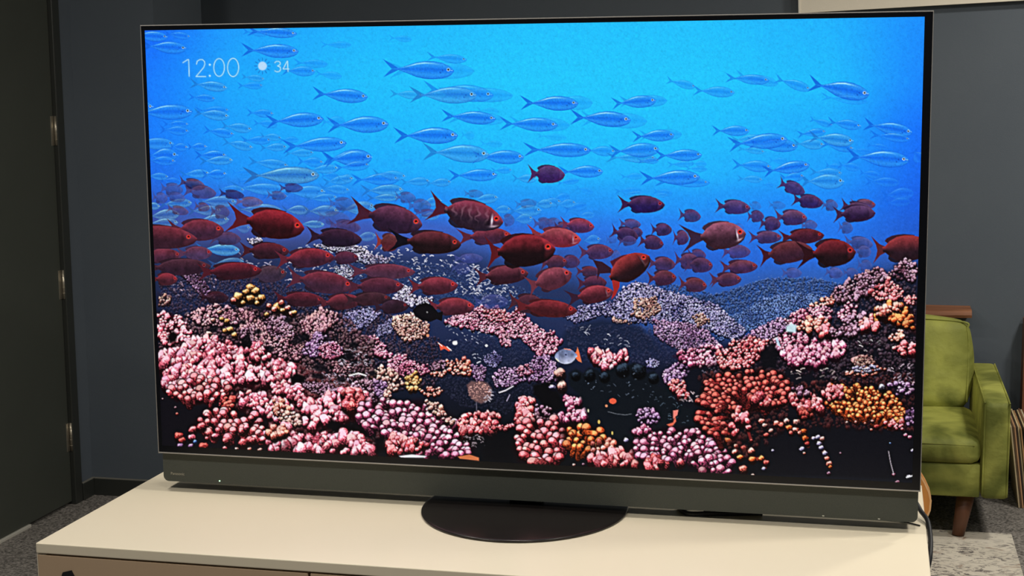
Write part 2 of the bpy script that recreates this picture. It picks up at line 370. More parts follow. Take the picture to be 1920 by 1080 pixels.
# ================================================================ wooden shelf above the sofa
M_SHELF = noise_mat('rough_brown_plank', lin(120, 76, 52), lin(160, 108, 76), 9, .6, .5, 30, 6, stretch=(.18, 1.6, 1.6), spec=.3, dist=1.2, bdist=.004)
bm = bmesh.new()
prof = [(2.842, -.077), (2.838, -.066), (2.846, -.052), (2.86, -.049), (YB, -.049), (YB, -.077)]
bm_prism(bm, prof, 'x', -.10, 1.122)
bmesh.ops.subdivide_edges(bm, edges=[e for e in bm.edges if abs((e.verts[0].co - e.verts[1].co).x) > .5], cuts=40, use_grid_fill=True)
rg = random.Random(4)
for v in bm.verts:
    if v.co.y < 2.87: v.co.y += .004 * math.sin(v.co.x * 17) + rg.uniform(-.0015, .0015); v.co.z += .0012 * math.sin(v.co.x * 23 + 1)
tag(obj('wall_shelf', bm, M_SHELF), 'thick rough brown wooden plank shelf just above the green sofa back', 'shelf')

# ================================================================ pale panel hung high on the back wall
M_PANEL = noise_mat('cream_canvas', lin(240, 230, 212), lin(244, 235, 218), 3, .75, .2, 300)
pnl = thing('wall_panel', 'cream panel hung high on the wall, its lower edge rising to the right', 'panel', (.95, 2.96, 1.1))
bm = bm_prism(bmesh.new(), [(.452, 1.090), (1.62, 1.1345), (1.60, 1.70), (.434, 1.655)], 'y', 2.938, YB - .002); obj('board', bm, M_PANEL, pnl)
bm = bm_prism(bmesh.new(), [(.446, 1.0895), (.452, 1.0898), (.434, 1.655), (.428, 1.655)], 'y', 2.934, YB - .002); obj('edge_strip', bm, new_mat('white_edge', lin(240, 234, 222), .5), pnl)

# ================================================================ ukulele on a little floor stand
M_UKE = noise_mat('amber_wood_top', lin(206, 134, 62), lin(218, 146, 72), 8, .35, .05, 40, stretch=(3, 1, .2), spec=.45)
M_BIND = new_mat('pale_binding', lin(240, 190, 136), .4)
UX, UY, UB = .866, 1.90, -.626
uke = thing('ukulele', 'small amber wooden ukulele body with pale rim behind the cabinet right edge', 'ukulele', (UX, UY, UB))
def uke_outline(g=0.0):
    R = []
    for t, w in ((0, .030), (.004, .048), (.012, .066), (.026, .080), (.05, .0885), (.082, .0905), (.11, .084), (.14, .070), (.165, .055), (.185, .046), (.205, .044), (.225, .046), (.245, .046), (.262, .040), (.272, .030), (.276, .02)):
        R.append((w + g, UB + t + (-g if t < .02 else (g if t > .26 else 0))))
    return [(UX + w, z) for w, z in R] + [(UX - w, z) for w, z in R[::-1]]
obj('body', bm_prism(bmesh.new(), uke_outline(-.003), 'y', UY, UY + .058), M_UKE, uke)
bm = bmesh.new(); o1, o2 = uke_outline(0), uke_outline(-.006)
for y0_, y1_ in ((UY - .001, UY + .005), (UY + .053, UY + .059)):
    V = [[bm.verts.new((u, y, z)) for u, z in o] for o, y in ((o1, y0_), (o1, y1_), (o2, y1_), (o2, y0_))]
    n_ = len(o1)
    for k in range(4):
        for i in range(n_): bm.faces.new((V[k][i], V[k][(i + 1) % n_], V[(k + 1) % 4][(i + 1) % n_], V[(k + 1) % 4][i]))
bmesh.ops.recalc_face_normals(bm, faces=bm.faces[:]); obj('binding', bm, M_BIND, uke)
box('bridge', (UX - .035, UY - .005, UB + .066), (UX + .035, UY, UB + .078), M_WALN, uke, .002)
obj('sound_hole', bm_tube(bmesh.new(), [(UX, UY - .0006, UB + .165), (UX, UY + .002, UB + .165)], .024, 24), M_BLACKP, uke)
nk = box('neck', (UX - .018, UY + .002, UB + .27), (UX + .018, UY + .02, UB + .50), M_WALN, uke, .004)
box('headstock', (UX - .026, UY + .004, UB + .50), (UX + .026, UY + .018, UB + .57), M_WALN, uke, .006)
for k in range(4): obj('string', bm_tube(bmesh.new(), [(UX - .010 + k * .0066, UY - .007, UB + .072), (UX - .010 + k * .0066, UY - .002, UB + .50)], .0005, 6), M_BIND, uke)
st = thing('instrument_stand', 'small black stand that holds the ukulele, hidden behind the cabinet', 'stand', (UX, UY + .03, FZ))
obj('cradle', bm_tube(bmesh.new(), [(UX - .06, UY - .02, UB - .008), (UX - .06, UY + .075, UB - .008), (UX + .06, UY + .075, UB - .008), (UX + .06, UY - .02, UB - .008)], .006, 8), M_BLACKP, st)
obj('post', bm_tube(bmesh.new(), [(UX, UY + .075, FZ + .01), (UX, UY + .075, UB + .10)], .007, 8), M_BLACKP, st)
for dx_, dy_ in ((-.07, -.04), (.07, -.04), (0, .12)): obj('leg', bm_tube(bmesh.new(), [(UX, UY + .075, FZ + .09), (UX + dx_, UY + .03 + dy_, FZ + .013)], .006, 8), M_BLACKP, st)

# ================================================================ records leaning beside the sofa, wooden side unit
rg = random.Random(11)
cols = [(206, 186, 150), (116, 92, 72), (206, 160, 120), (74, 62, 56), (224, 202, 160), (190, 148, 104), (60, 50, 46), (214, 190, 150), (150, 108, 80), (226, 210, 178)]
names_ = ['cream', 'brown', 'peach', 'dark brown', 'pale cream', 'tan', 'blackish', 'light beige', 'reddish brown', 'ivory']
ord_ = ['first', 'second', 'third', 'fourth', 'fifth', 'sixth', 'seventh', 'eighth', 'ninth', 'tenth']
xb = 1.2905
for i in range(10):
    th_ = (.006, .004, .0055, .004, .006, .0055, .004, .006, .005, .006)[i]
    m = noise_mat('record_sleeve_card_%s' % names_[i].replace(' ', '_'), lin(*[v * .88 for v in cols[i]]), lin(*cols[i]), 30, .7, .2, 90, stretch=(1, 1, .3), spec=.2)
    bm = bm_box(bmesh.new(), (0, 0, 0), (th_, .31, .305 + rg.uniform(-.003, .004)), .0008)
    bmesh.ops.transform(bm, matrix=Matrix.Rotation(-.128, 4, 'Y'), verts=bm.verts[:])
    o = obj('record_sleeve', bm, m); o.location = (xb, 2.548 + rg.uniform(-.006, .012), FZ + .0005)
    tag(o, '%s record sleeve leaning on edge beside the sofa, %s from the sofa' % (names_[i], ord_[i]), 'record', 'records leaning beside the sofa')
    xb += th_ / math.cos(.128) + .0016
M_MAH = noise_mat('mahogany_wood', lin(112, 66, 46), lin(140, 88, 62), 12, .4, .1, 60, stretch=(1, 1, .15), spec=.4)
u = thing('side_unit', 'reddish brown wooden side unit behind the records at the right edge', 'cabinet', (1.55, 2.86, FZ))
box('side_panel', (1.319, 2.875, FZ), (1.339, YB - .016, -.085), M_MAH, u, .002); box('side_panel', (1.80, 2.875, FZ), (1.82, YB - .016, -.085), M_MAH, u, .002)
box('top', (1.339, 2.875, -.105), (1.80, YB - .016, -.085), M_MAH, u, .002); box('shelf', (1.339, 2.88, FZ + .06), (1.80, YB - .016, FZ + .08), M_MAH, u, .002); box('back', (1.339, YB - .022, FZ + .08), (1.80, YB - .016, -.105), M_MAH, u)

# ---------------------------------------------------------------- the picture shown on the television
# The picture is painted stroke by stroke into a numpy array (sketch coordinates, SX x SY around an
# origin), then flattened onto the 16:9 screen mesh as one colour per vertex.
SX, SY, OX, OY = 1490, 910, 258, 22
CAN = np.zeros((SY, SX, 3), np.float32)
prng = np.random.default_rng(7)

def C3(c): return np.array(c, np.float32) / 255.0

def mixto(x0, y0, alpha, col):
    """blend col (3-vector or HxWx3) into the canvas patch whose corner is x0, y0"""
    h, w = alpha.shape
    ax, ay = max(0, -x0), max(0, -y0)
    bx, by = min(w, SX - x0), min(h, SY - y0)
    if ax >= bx or ay >= by: return
    a = alpha[ay:by, ax:bx, None]
    c = col[ay:by, ax:bx] if getattr(col, 'ndim', 1) == 3 else col
    s = CAN[y0 + ay:y0 + by, x0 + ax:x0 + bx]
    s += (c - s) * a

def box_grid(xa, ya, xb, yb, pad=2):
    x0, y0 = int(math.floor(xa - pad)), int(math.floor(ya - pad))
    x1, y1 = int(math.ceil(xb + pad)), int(math.ceil(yb + pad))
    X, Y = np.meshgrid(np.arange(x0, x1 + 1, dtype=np.float32), np.arange(y0, y1 + 1, dtype=np.float32))
    return x0, y0, X, Y

def poly_dist(X, Y, P):
    """signed distance (inside positive) to a polygon"""
    P = np.asarray(P, np.float32)
    d = np.full(X.shape, 1e9, np.float32); ins = np.zeros(X.shape, bool)
    for i in range(len(P)):
        ax, ay = P[i]; bx, by = P[(i + 1) % len(P)]
        ex, ey = bx - ax, by - ay
        t = np.clip(((X - ax) * ex + (Y - ay) * ey) / (ex * ex + ey * ey + 1e-9), 0, 1)
        d = np.minimum(d, (X - ax - t * ex) ** 2 + (Y - ay - t * ey) ** 2)
        if ay != by:
            ins ^= ((ay > Y) != (by > Y)) & (X < ex * (Y - ay) / (by - ay) + ax)
    return np.where(ins, 1, -1) * np.sqrt(d)

def poly(P, col, alpha=1.0, soft=0.5):
    P = [(x - OX, y - OY) for x, y in P]
    xs = [q[0] for q in P]; ys = [q[1] for q in P]
    x0, y0, X, Y = box_grid(min(xs), min(ys), max(xs), max(ys), 2 + 2 * soft)
    mixto(x0, y0, np.clip(poly_dist(X, Y, P) / (2 * soft) + .5, 0, 1) * alpha, C3(col))

def line(P, w, col, alpha=1.0, soft=.6):
    P = [(x - OX, y - OY) for x, y in P]
    xs = [q[0] for q in P]; ys = [q[1] for q in P]
    x0, y0, X, Y = box_grid(min(xs), min(ys), max(xs), max(ys), w + 2)
    d = np.full(X.shape, 1e9, np.float32)
    for (ax, ay), (bx, by) in zip(P[:-1], P[1:]):
        ex, ey = bx - ax, by - ay
        t = np.clip(((X - ax) * ex + (Y - ay) * ey) / (ex * ex + ey * ey + 1e-9), 0, 1)
        d = np.minimum(d, np.hypot(X - ax - t * ex, Y - ay - t * ey))
    mixto(x0, y0, np.clip((w / 2 - d) / soft + .5, 0, 1) * alpha, C3(col))

def dot(x, y, r, col, alpha=1.0, asp=1.0, soft=.6):
    x -= OX; y -= OY
    x0, y0, X, Y = box_grid(x - r, y - r * asp, x + r, y + r * asp)
    d = np.hypot(X - x, (Y - y) / asp)
    mixto(x0, y0, np.clip((r - d) / soft + .5, 0, 1) * alpha, C3(col))

# ---- water and the dark body of the reef: a coarse table of colours, smoothly interpolated
GXS = [270, 450, 700, 1000, 1300, 1550, 1735]
GYS = [40, 150, 250, 320, 380, 430, 480, 530, 580, 640, 720, 820, 930]
GC = [
 [(20,104,250),(28,158,255),(30,182,255),(33,192,255),(33,192,255),(31,178,255),(26,142,255)],
 [(22,122,255),(28,168,255),(32,190,255),(34,198,255),(34,197,255),(32,186,255),(26,136,255)],
 [(24,122,250),(28,160,255),(30,182,255),(32,190,255),(33,190,255),(30,170,255),(22,112,250)],
 [(28,108,236),(30,148,250),(30,170,255),(32,180,255),(33,180,255),(30,158,255),(24,104,240)],
 [(44,92,200),(48,106,215),(34,132,240),(32,150,246),(32,150,248),(31,134,246),(26,94,226)],
 [(58,72,150),(62,84,170),(52,92,200),(44,112,222),(38,124,236),(36,120,236),(32,90,206)],
 [(50,50,95),(55,60,108),(52,70,128),(48,82,160),(38,102,212),(40,104,214),(45,80,160)],
 [(30,34,62),(36,42,80),(44,58,106),(45,72,136),(42,92,186),(48,94,178),(35,40,70)],
 [(20,21,38),(22,24,46),(29,40,76),(36,54,100),(44,72,136),(48,68,122),(18,18,32)],
 [(15,14,25),(17,17,31),(23,33,60),(25,36,68),(29,40,76),(25,26,46),(13,11,19)],
 [(12,10,16),(15,14,24),(18,24,42),(17,22,38),(15,17,29),(13,13,21),(10,9,14)],
 [(9,8,12),(9,9,13),(10,12,18),(10,12,17),(8,11,16),(10,13,19),(9,11,16)],
 [(9,9,12),(9,9,13),(10,12,18),(10,12,17),(9,12,17),(12,15,22),(12,14,19)]]
def water():
    G = np.array(GC, np.float32) / 255
    gx, gy = np.array(GXS) - OX, np.array(GYS) - OY
    def w(n, g):
        p = np.arange(n); i = np.clip(np.searchsorted(g, p) - 1, 0, len(g) - 2)
        t = np.clip((p - g[i]) / (g[i + 1] - g[i]), 0, 1); return i, (t * t * (3 - 2 * t) * .5 + t * .5).astype(np.float32)
    iy, ty = w(SY, gy); ix, tx = w(SX, gx)
    R = G[iy] * (1 - ty[:, None, None]) + G[iy + 1] * ty[:, None, None]
    CAN[:] = R[:, ix] * (1 - tx[None, :, None]) + R[:, ix + 1] * tx[None, :, None]

def smooth_noise(h, w, s, rng=prng):
    n = rng.standard_normal((h // s + 3, w // s + 3)).astype(np.float32)
    y = np.arange(h) / s; x = np.arange(w) / s
    iy, ix = y.astype(int), x.astype(int); ty, tx = (y - iy)[:, None], (x - ix)[None]
    ty = ty * ty * (3 - 2 * ty); tx = tx * tx * (3 - 2 * tx)
    return ((n[iy][:, ix] * (1 - tx) + n[iy][:, ix + 1] * tx) * (1 - ty)
            + (n[iy + 1][:, ix] * (1 - tx) + n[iy + 1][:, ix + 1] * tx) * ty).astype(np.float32)

def sample(x, y):
    return CAN[int(np.clip(y - OY, 0, SY - 1)), int(np.clip(x - OX, 0, SX - 1))].copy() * 255

# ---- silver-blue schooling fish
BS = [0, .08, .2, .35, .5, .65, .8, .9, .96, 1]
BU = [.08, .17, .48, .82, .99, 1.0, .82, .56, .33, .05]
BL = [.08, .15, .44, .80, .98, 1.0, .88, .66, .42, .06]
def local(tx, ty, nx, ny, h, pad):
    tx -= OX; nx -= OX; ty -= OY; ny -= OY
    L = math.hypot(nx - tx, ny - ty); ux, uy = (nx - tx) / L, (ny - ty) / L
    m = h * .75 + pad
    x0, y0, X, Y = box_grid(min(tx, nx) - m * .4, min(ty, ny) - m, max(tx, nx) + m * .4, max(ty, ny) + m)
    S = ((X - tx) * ux + (Y - ty) * uy); V = (X - tx) * uy - (Y - ty) * ux     # V up positive
    return L, ux, uy, x0, y0, S, V

def blue_fish(tx, ty, nx, ny, h, k=.8, eye=1, tail=1, pale=0, warm=0):
    """tx,ty end of tail fin  nx,ny snout  h body height  k strength against the water  pale: silver flank"""
    L0 = math.hypot(nx - tx, ny - ty); ux, uy = (nx - tx) / L0, (ny - ty) / L0
    f = .17 if tail else 0.0
    px, py = tx + (nx - tx) * f, ty + (ny - ty) * f
    wat = sample((tx + nx) / 2, (ty + ny) / 2)
    body = np.array((24, 132, 246), np.float32); deep = np.array((14, 104, 234), np.float32)
    k = k * .92
    if pale: body = np.array((72, 172, 232), np.float32); deep = np.array((28, 122, 216), np.float32)
    if warm:
        g = np.array((100, 132, 178), np.float32); body = body * (1 - warm) + g * warm
        deep = deep * (1 - warm) + np.array((58, 84, 146), np.float32) * warm
    L, ux, uy, x0, y0, S, V = local(px, py, nx, ny, h, 4)
    s = S / L
    hu = np.interp(s, BS, BU) * h * .5; hl = np.interp(s, BS, BL) * h * .5
    a = np.clip(np.where(V > 0, hu - V, hl + V) + .5, 0, 1) * ((s > 0) & (s < 1.0))
    v = np.where(V > 0, V / np.maximum(hu, .5), V / np.maximum(hl, .5))
    if tail:
        fh = h * .52; fl = L0 * f * 1.12
        def P(a_, b_): return (px + ux * a_ + uy * b_, py + uy * a_ - ux * b_)
        for sgn, ln in ((1, 1.0), (-1, .92)):
            poly([P(L * .05, .5 * sgn), P(L * .03, h * .07 * sgn), P(-fl * .45, fh * .62 * sgn * ln), P(-fl * ln, fh * sgn * ln),
                  P(-fl * .62, fh * .42 * sgn), P(-fl * .32, 0)], deep * .93, .88 * k)
    sil = body + (np.array((58, 158, 246)) - body) * (.0 if warm else .55)
    t = np.exp(-((v - .05) / .42) ** 2)
    col = sil + (deep - sil) * (t * .85)[..., None]
    col = col + (deep * .92 - col) * np.clip((-v - .55) * 1.6, 0, 1)[..., None]
    ridge = .80 - .25 * abs(s - .45)
    top = np.exp(-((v - ridge) / .085) ** 2) * np.clip(1.25 - abs(s - .40) / .30, 0, 1).clip(0, 1)
    col = col + (np.array((176, 240, 255)) - col) * (top * (.35 + .65 * k))[..., None]
    edge = np.clip((abs(v) - .90) / .10, 0, 1)
    col = col + (np.array((8, 66, 190)) * (1 - .3 * warm) - col) * (edge * .6)[..., None]
    band = np.exp(-((v - .12) / .05) ** 2) * (s > .1) * (s < .78)
    col = col + (np.array((10, 80, 214)) - col) * (band * .25)[..., None]
    gl = np.exp(-(((s - .80) / .012) ** 2 + ((v - .05) / .10) ** 2)) + np.exp(-(((s - .765) / .012) ** 2 + ((v + .28) / .10) ** 2))
    col = col + (np.array((12, 54, 160)) - col) * np.clip(gl * .7, 0, 1)[..., None]
    col = col * (1 + .035 * smooth_noise(*s.shape, 2))[..., None]
    mixto(x0, y0, (a * k).astype(np.float32), (col / 255).astype(np.float32))
    if eye:
        ex, ey = px + ux * L * .9 + uy * h * .06, py + uy * L * .9 - ux * h * .06
        r = max(1.1, h * .085)
        dot(ex, ey, r * 1.15, (205, 246, 255), .85 * min(1, k + .1), .9)
        if h > 11: dot(ex, ey - .1 * r, r * .68, (14, 26, 70), min(1, k + .2))
        line([(ex + ux * r * 1.6, ey + r * .45), (ex + ux * r * 2.7, ey + r * .5)], max(1, r * .45), (170, 238, 255), .8 * k)

# ---- red big-eyed reef fish
RS = [0, .05, .15, .3, .45, .6, .75, .87, .95, 1]
RU = [.20, .24, .62, .92, 1.0, .98, .82, .56, .30, .05]
RL = [.20, .22, .60, .94, 1.0, .96, .84, .64, .42, .08]
def red_fish(tx, ty, nx, ny, h, top=(190, 44, 52), bot=(40, 14, 22), k=1.0, eye=1, tail=1, tcol=None, gill=0, bars=0, fin=1, tf=.24, lift=0):
    """as blue_fish; top / bot colours of back and belly, gill: pale gill cover"""
    L0 = math.hypot(nx - tx, ny - ty); ux, uy = (nx - tx) / L0, (ny - ty) / L0
    f = tf if tail else 0.0
    px, py = tx + (nx - tx) * f, ty + (ny - ty) * f
    top = np.array(top, np.float32) * (.74, .86, .90) + (0, 4, 6); bot = np.array(bot, np.float32) * .9
    tc = np.array(tcol, np.float32) if tcol is not None else (top * .45 + bot * .55)
    L, ux, uy, x0, y0, S, V = local(px, py, nx, ny, h, 4)
    def P(a_, b_): return (px + ux * a_ + uy * b_, py + uy * a_ - ux * b_)
    if tail:
        fl = L0 * f * 1.05; fh = h * .54
        pts = [P(L * .06, h * .11)]
        for t in (.25, .5, .75, 1): pts.append(P(-fl * t, h * .12 + (fh - h * .12) * t ** 1.05))
        for t in (.5, 0, -.5): pts.append(P(-fl * (.50 + .46 * t * t), fh * t * .8))
        for t in (1, .75, .5, .25): pts.append(P(-fl * t * .96, -h * .12 - (fh * .95 - h * .12) * t ** 1.05))
        pts.append(P(L * .06, -h * .11))
        poly(pts, tc, k)
    if fin:
        poly([P(L * .12, h * .2), P(L * .05, h * .33), P(L * .09, h * .42), P(L * .2, h * .51), P(L * .32, h * .545), P(L * .45, h * .55), P(L * .66, h * .49), P(L * .5, h * .3)], top * .28 + bot * .5, k * .9)
        poly([P(L * .12, -h * .2), P(L * .10, -h * .36), P(L * .15, -h * .46), P(L * .24, -h * .53), P(L * .36, -h * .5), P(L * .4, -h * .3)], bot * .7, k * .85)
    s = S / L
    hu = np.interp(s, RS, RU) * h * .5; hl = np.interp(s, RS, RL) * h * .5
    a = np.clip(np.where(V > 0, hu - V, hl + V) + .5, 0, 1) * ((s > 0) & (s < 1.0))
    v = np.where(V > 0, V / np.maximum(hu, .5), V / np.maximum(hl, .5))
    t = np.clip((v + .45 + lift) / 1.3, 0, 1); t = t * t * (3 - 2 * t)
    col = bot + (top - bot) * t[..., None]
    n = smooth_noise(*s.shape, 3); n2 = smooth_noise(*s.shape, 9)
    col = col * (1 + .05 * n + .08 * n2)[..., None]
    rim = np.exp(-((v - .9) / .12) ** 2)
    col = col + (top * 1.15 + 12 - col) * (rim * .4)[..., None]
    if bars:
        b = np.clip(np.sin(s * 46 + v * 1.2 + 1.5 * smooth_noise(*s.shape, 8)), 0, 1) * np.exp(-((v - .15) / .5) ** 2) * (s < .75)
        col = col + (np.array((196, 150, 165)) - col) * (b * .30 * bars)[..., None]
    head = np.clip((s - .78) / .06, 0, 1) * np.clip((v + .9) * 2, 0, 1)
    col = col + (top * 1.1 + 8 - col) * (head * .30)[..., None]
    gs = np.exp(-((s - .80 + .05 * v * v) / .022) ** 2) * np.clip(1.1 - abs(v), 0, 1)
    col = col + (bot * .7 - col) * (gs * .35)[..., None]
    if gill:
        gs = np.exp(-((s - .81 + .02 * v) / .018) ** 2) * np.clip(1 - abs(v + .05) / .75, 0, 1)
        col = col + (np.array((225, 205, 222)) - col) * np.clip(gs * 1.2 * gill, 0, 1)[..., None]
        gs = np.exp(-((s - .86) / .07) ** 2 - ((v + .62) / .12) ** 2)
        col = col + (np.array((205, 180, 195)) - col) * np.clip(gs * .8 * gill, 0, 1)[..., None]
    mixto(x0, y0, (a * k).astype(np.float32), np.clip(col / 255, 0, 1).astype(np.float32))
    if eye:
        ex, ey = P(L * .875, h * .08); r = max(1.0, h * .078)
        dot(ex, ey, r * 1.45, np.minimum(top * 1.12 + 10, 255), .6 * k, 1, 2.0)
        dot(ex, ey, r * 1.08, (222, 48, 44), k * min(1, eye))
        dot(ex, ey, r * .62, (48, 6, 12), k)
        if eye >= 1: line([(ex - r * .15, ey + r * .62), (ex + r * .35, ey + r * .5)], max(.8, r * .3), (255, 120, 70), .8)

# ---- coral: knobs packed inside an outline, back row first
STY = {
 'pink': ((255, 204, 214), (204, 86, 106), (80, 12, 26)),
 'rose': ((252, 180, 184), (186, 66, 74), (62, 9, 16)),
 'mauve': ((248, 190, 210), (168, 70, 104), (54, 12, 34)),
 'lilac': ((206, 172, 210), (118, 76, 120), (36, 22, 50)),
 'brown': ((216, 166, 174), (120, 68, 84), (30, 14, 24)),
 'plum': ((198, 158, 182), (98, 56, 74), (24, 12, 22)),
 'red': ((240, 124, 112), (150, 42, 42), (44, 6, 10)),
 'orange': ((255, 172, 108), (196, 76, 34), (66, 16, 10)),
 'peach': ((255, 204, 188), (196, 90, 76), (60, 16, 18)),
 'yellow':((255, 222, 158), (196, 128, 66), (66, 34, 22)),
 'tan':   ((250, 214, 200), (172, 108, 100), (52, 28, 34)),
 'haze': ((140, 170, 228), (72, 102, 176), (34, 56, 116)),
 'hazel': ((192, 186, 228), (94, 88, 140), (30, 36, 78)),
 'snow':  ((244, 240, 252), (158, 146, 186), (38, 38, 72)),
}
SHN = None
def knob(x, y, r, asp, ang, sty, k=1.0, gloss=0.0, shade=1.0):
    global SHN
    if SHN is None: SHN = smooth_noise(SY, SX, 26) * .6 + smooth_noise(SY, SX, 9) * .4
    x -= OX; y -= OY
    shade = shade * (1.0 + .30 * float(SHN[int(np.clip(y, 0, SY - 1)), int(np.clip(x, 0, SX - 1))]))
    tip, mid, drk = sty
    R = r * max(1, asp)
    x0, y0, X, Y = box_grid(x - R * 1.3, y - R * 1.3, x + R * 1.3, y + R * 1.45, 1)
    c, s_ = math.cos(ang), math.sin(ang)
    dx, dy = X - x, Y - y
    u = (dx * c + dy * s_) / r; w = (-dx * s_ + dy * c) / (r * asp)
    d = np.sqrt(u * u + w * w)
    th = np.arctan2(w, u); f1, f2 = prng.random() * 6.3, prng.random() * 6.3
    lump = 1 + (.08 * np.sin(3 * th + f1) + .05 * np.sin(5 * th + f2)) * (r > 2.3)
    d = d * lump
    u2 = (dx * c + (dy - r * .45) * s_) / r; w2 = (-dx * s_ + (dy - r * .45) * c) / (r * asp)
    sh = np.clip((1.28 - np.sqrt(u2 * u2 + w2 * w2)) * 2.6, 0, 1) * .92 * k
    mixto(x0, y0, sh.astype(np.float32), drk * .30)
    a = np.clip((1 - d) * r + .5, 0, 1) * k
    z = np.sqrt(np.clip(1 - d * d, 0, 1))
    ny = dy / R; nx = dx / R
    l = (.04 + .34 * z - .58 * ny - .22 * nx) * shade
    l = l + np.exp(-((d - .60) / .24) ** 2) * np.clip(-(1.1 * ny + .5 * nx) + .05, 0, 1) * .62 * shade
    if r > 3.0: l = l + smooth_noise(*l.shape, 2) * (.10 if r < 6 else .15)
    l = np.clip(l, 0, 1.1)[..., None]
    col = np.where(l < .45, drk * .4 + (mid - drk * .4) * (l / .45), mid + (tip - mid) * np.clip((l - .45) * 2.1, 0, 1))
    if gloss:
        g = np.exp(-((u + .25) ** 2 + (w + .3) ** 2) / .12)[..., None] * gloss
        col = col + (np.array((.9, .97, 1.0), np.float32) - col) * g
    mixto(x0, y0, a.astype(np.float32), np.clip(col, 0, 1).astype(np.float32))

def coral(P, sty, r, k=1.0, fill=.85, dens=1.0, asp=(1.0, 1.6), fan=None, gloss=0.0, base=None, shade=1.0, lean=.5):
    st = [C3(c) for c in STY[sty]]
    xs = [q[0] for q in P]; ys = [q[1] for q in P]
    if fill:
        poly(P, np.array(STY[sty][2]) * .8 if base is None else base, fill * k, soft=r * .9)
    step = r * 1.34 / math.sqrt(dens)
    pts = []
    y = min(ys); row = 0
    while y < max(ys):
        x = min(xs) + (row % 2) * step * .5
        while x < max(xs):
            pts.append((x + prng.normal() * step * .28, y + prng.normal() * step * .28)); x += step
        y += step * .86; row += 1
    Q = np.array(pts, np.float32)
    ok = poly_dist(Q[:, 0], Q[:, 1], P) > -r * .15
    Q = Q[ok]; Q = Q[np.argsort(Q[:, 1])]
    j = prng.random((len(Q), 5))
    for (x, y), q in zip(Q, j):
        if q[4] < .10: continue
        tint = (prng.normal(0, .02, 3) + prng.normal(0, .07)).astype(np.float32)
        s2 = [np.clip(c * (1 + tint), 0, 1) for c in st]
        ang = (q[1] - .5) * 2 * lean
        if fan is not None: ang += math.atan2(x - fan[0], -(y - fan[1])) * .8 if True else 0
        g_ = 1.2 if r >= 5 else 1.0
        knob(x, y, r * g_ * (.50 + .50 * q[0] + .2 * (q[0] > .8)), asp[0] + (asp[1] + (.25 if r >= 5 else 0) - asp[0]) * q[2], ang, s2, k,
             gloss if q[3] < .5 else 0, shade * (.85 + .35 * q[3]))

def finger(x0, y0, x1, y1, r, sty, gain=1.0):
    """one coral finger from its foot x0,y0 to its tip x1,y1"""
    x0 -= OX; x1 -= OX; y0 -= OY; y1 -= OY
    tip, mid, drk = sty
    bx, by, X, Y = box_grid(min(x0, x1) - r * 1.5, min(y0, y1) - r * 1.5, max(x0, x1) + r * 1.5, max(y0, y1) + r * 1.5, 1)
    ex, ey = x1 - x0, y1 - y0; L2 = ex * ex + ey * ey + 1e-6
    t = np.clip(((X - x0) * ex + (Y - y0) * ey) / L2, 0, 1)
    dx, dy = X - x0 - t * ex, Y - y0 - t * ey
    rr = r * (.72 + .28 * t) * (1 + .07 * np.sin(t * 9 + prng.random() * 6))
    d = np.hypot(dx, dy) / rr
    mixto(bx, by, (np.clip((1.35 - d) * 2.4, 0, 1) * .85).astype(np.float32), drk * .2)
    z = np.sqrt(np.clip(1 - d * d, 0, 1))
    l = (.10 + .34 * t) * (.5 + .6 * z) + (-.34 * dy - .16 * dx) / rr * (.35 + .65 * t)
    tx, ty = (X - x1) / r, (Y - y1) / r
    l = l + np.exp(-((tx + .18) ** 2 + (ty + .42) ** 2) / .24) * .62 - np.clip(ty * .5, 0, .25) * t
    l = np.clip((l + smooth_noise(*l.shape, 2) * .11) * gain, 0, 1.1)[..., None]
    col = np.where(l < .45, drk * .4 + (mid - drk * .4) * (l / .45), mid + (tip - mid) * np.clip((l - .45) * 2.2, 0, 1))
    mixto(bx, by, np.clip((1 - d) * r + .5, 0, 1).astype(np.float32), np.clip(col, 0, 1).astype(np.float32))

def fan_coral(P, sty, r, c, L, fill=.9, gain=1.0, spread=.35):
    st = [C3(v) for v in STY[sty]]
    if fill: poly(P, np.array(STY[sty][2]) * .45, fill, soft=r)
    xs = [q[0] for q in P]; ys = [q[1] for q in P]
    step = r * 1.8; pts = []; y = min(ys); row = 0
    while y < max(ys):
        x = min(xs) + (row % 2) * step * .5
        while x < max(xs):
            pts.append((x + prng.normal() * step * .22, y + prng.normal() * step * .22)); x += step
        y += step * .8; row += 1
    Q = np.array(pts, np.float32); Q = Q[poly_dist(Q[:, 0], Q[:, 1], P) > 0]; Q = Q[np.argsort(Q[:, 1])]
    for x, y in Q:
        a = math.atan2(y - c[1], x - c[0]) + prng.normal() * spread
        l = L * prng.uniform(.6, 1.25); q = r * prng.uniform(.6, 1.15)
        tint = (prng.normal(0, .02, 3) + prng.normal(0, .07)).astype(np.float32)
        finger(x - math.cos(a) * l, y - math.sin(a) * l, x, y, q, [np.clip(v * (1 + tint), 0, 1) for v in st], gain * prng.uniform(.85, 1.2))

def glints(P, n, r=1.1, col=(226, 228, 246), k=.85):
    xs = [q[0] for q in P]; ys = [q[1] for q in P]
    Q = np.stack([prng.uniform(min(xs), max(xs), n * 4), prng.uniform(min(ys), max(ys), n * 4)], 1).astype(np.float32)
    Q = Q[poly_dist(Q[:, 0], Q[:, 1], P) > 0][:n]
    for x, y in Q:
        a = prng.uniform(-.9, .9); l = prng.uniform(.3, 2.4) * r
        dx, dy = math.cos(a) * l, math.sin(a) * l
        line([(x - dx, y - dy), (x, y - prng.uniform(0, 1.2) * r), (x + dx, y + dy)], r * prng.uniform(.7, 1.5), np.array(col) * prng.uniform(.72, 1.05), k * prng.uniform(.5, 1))

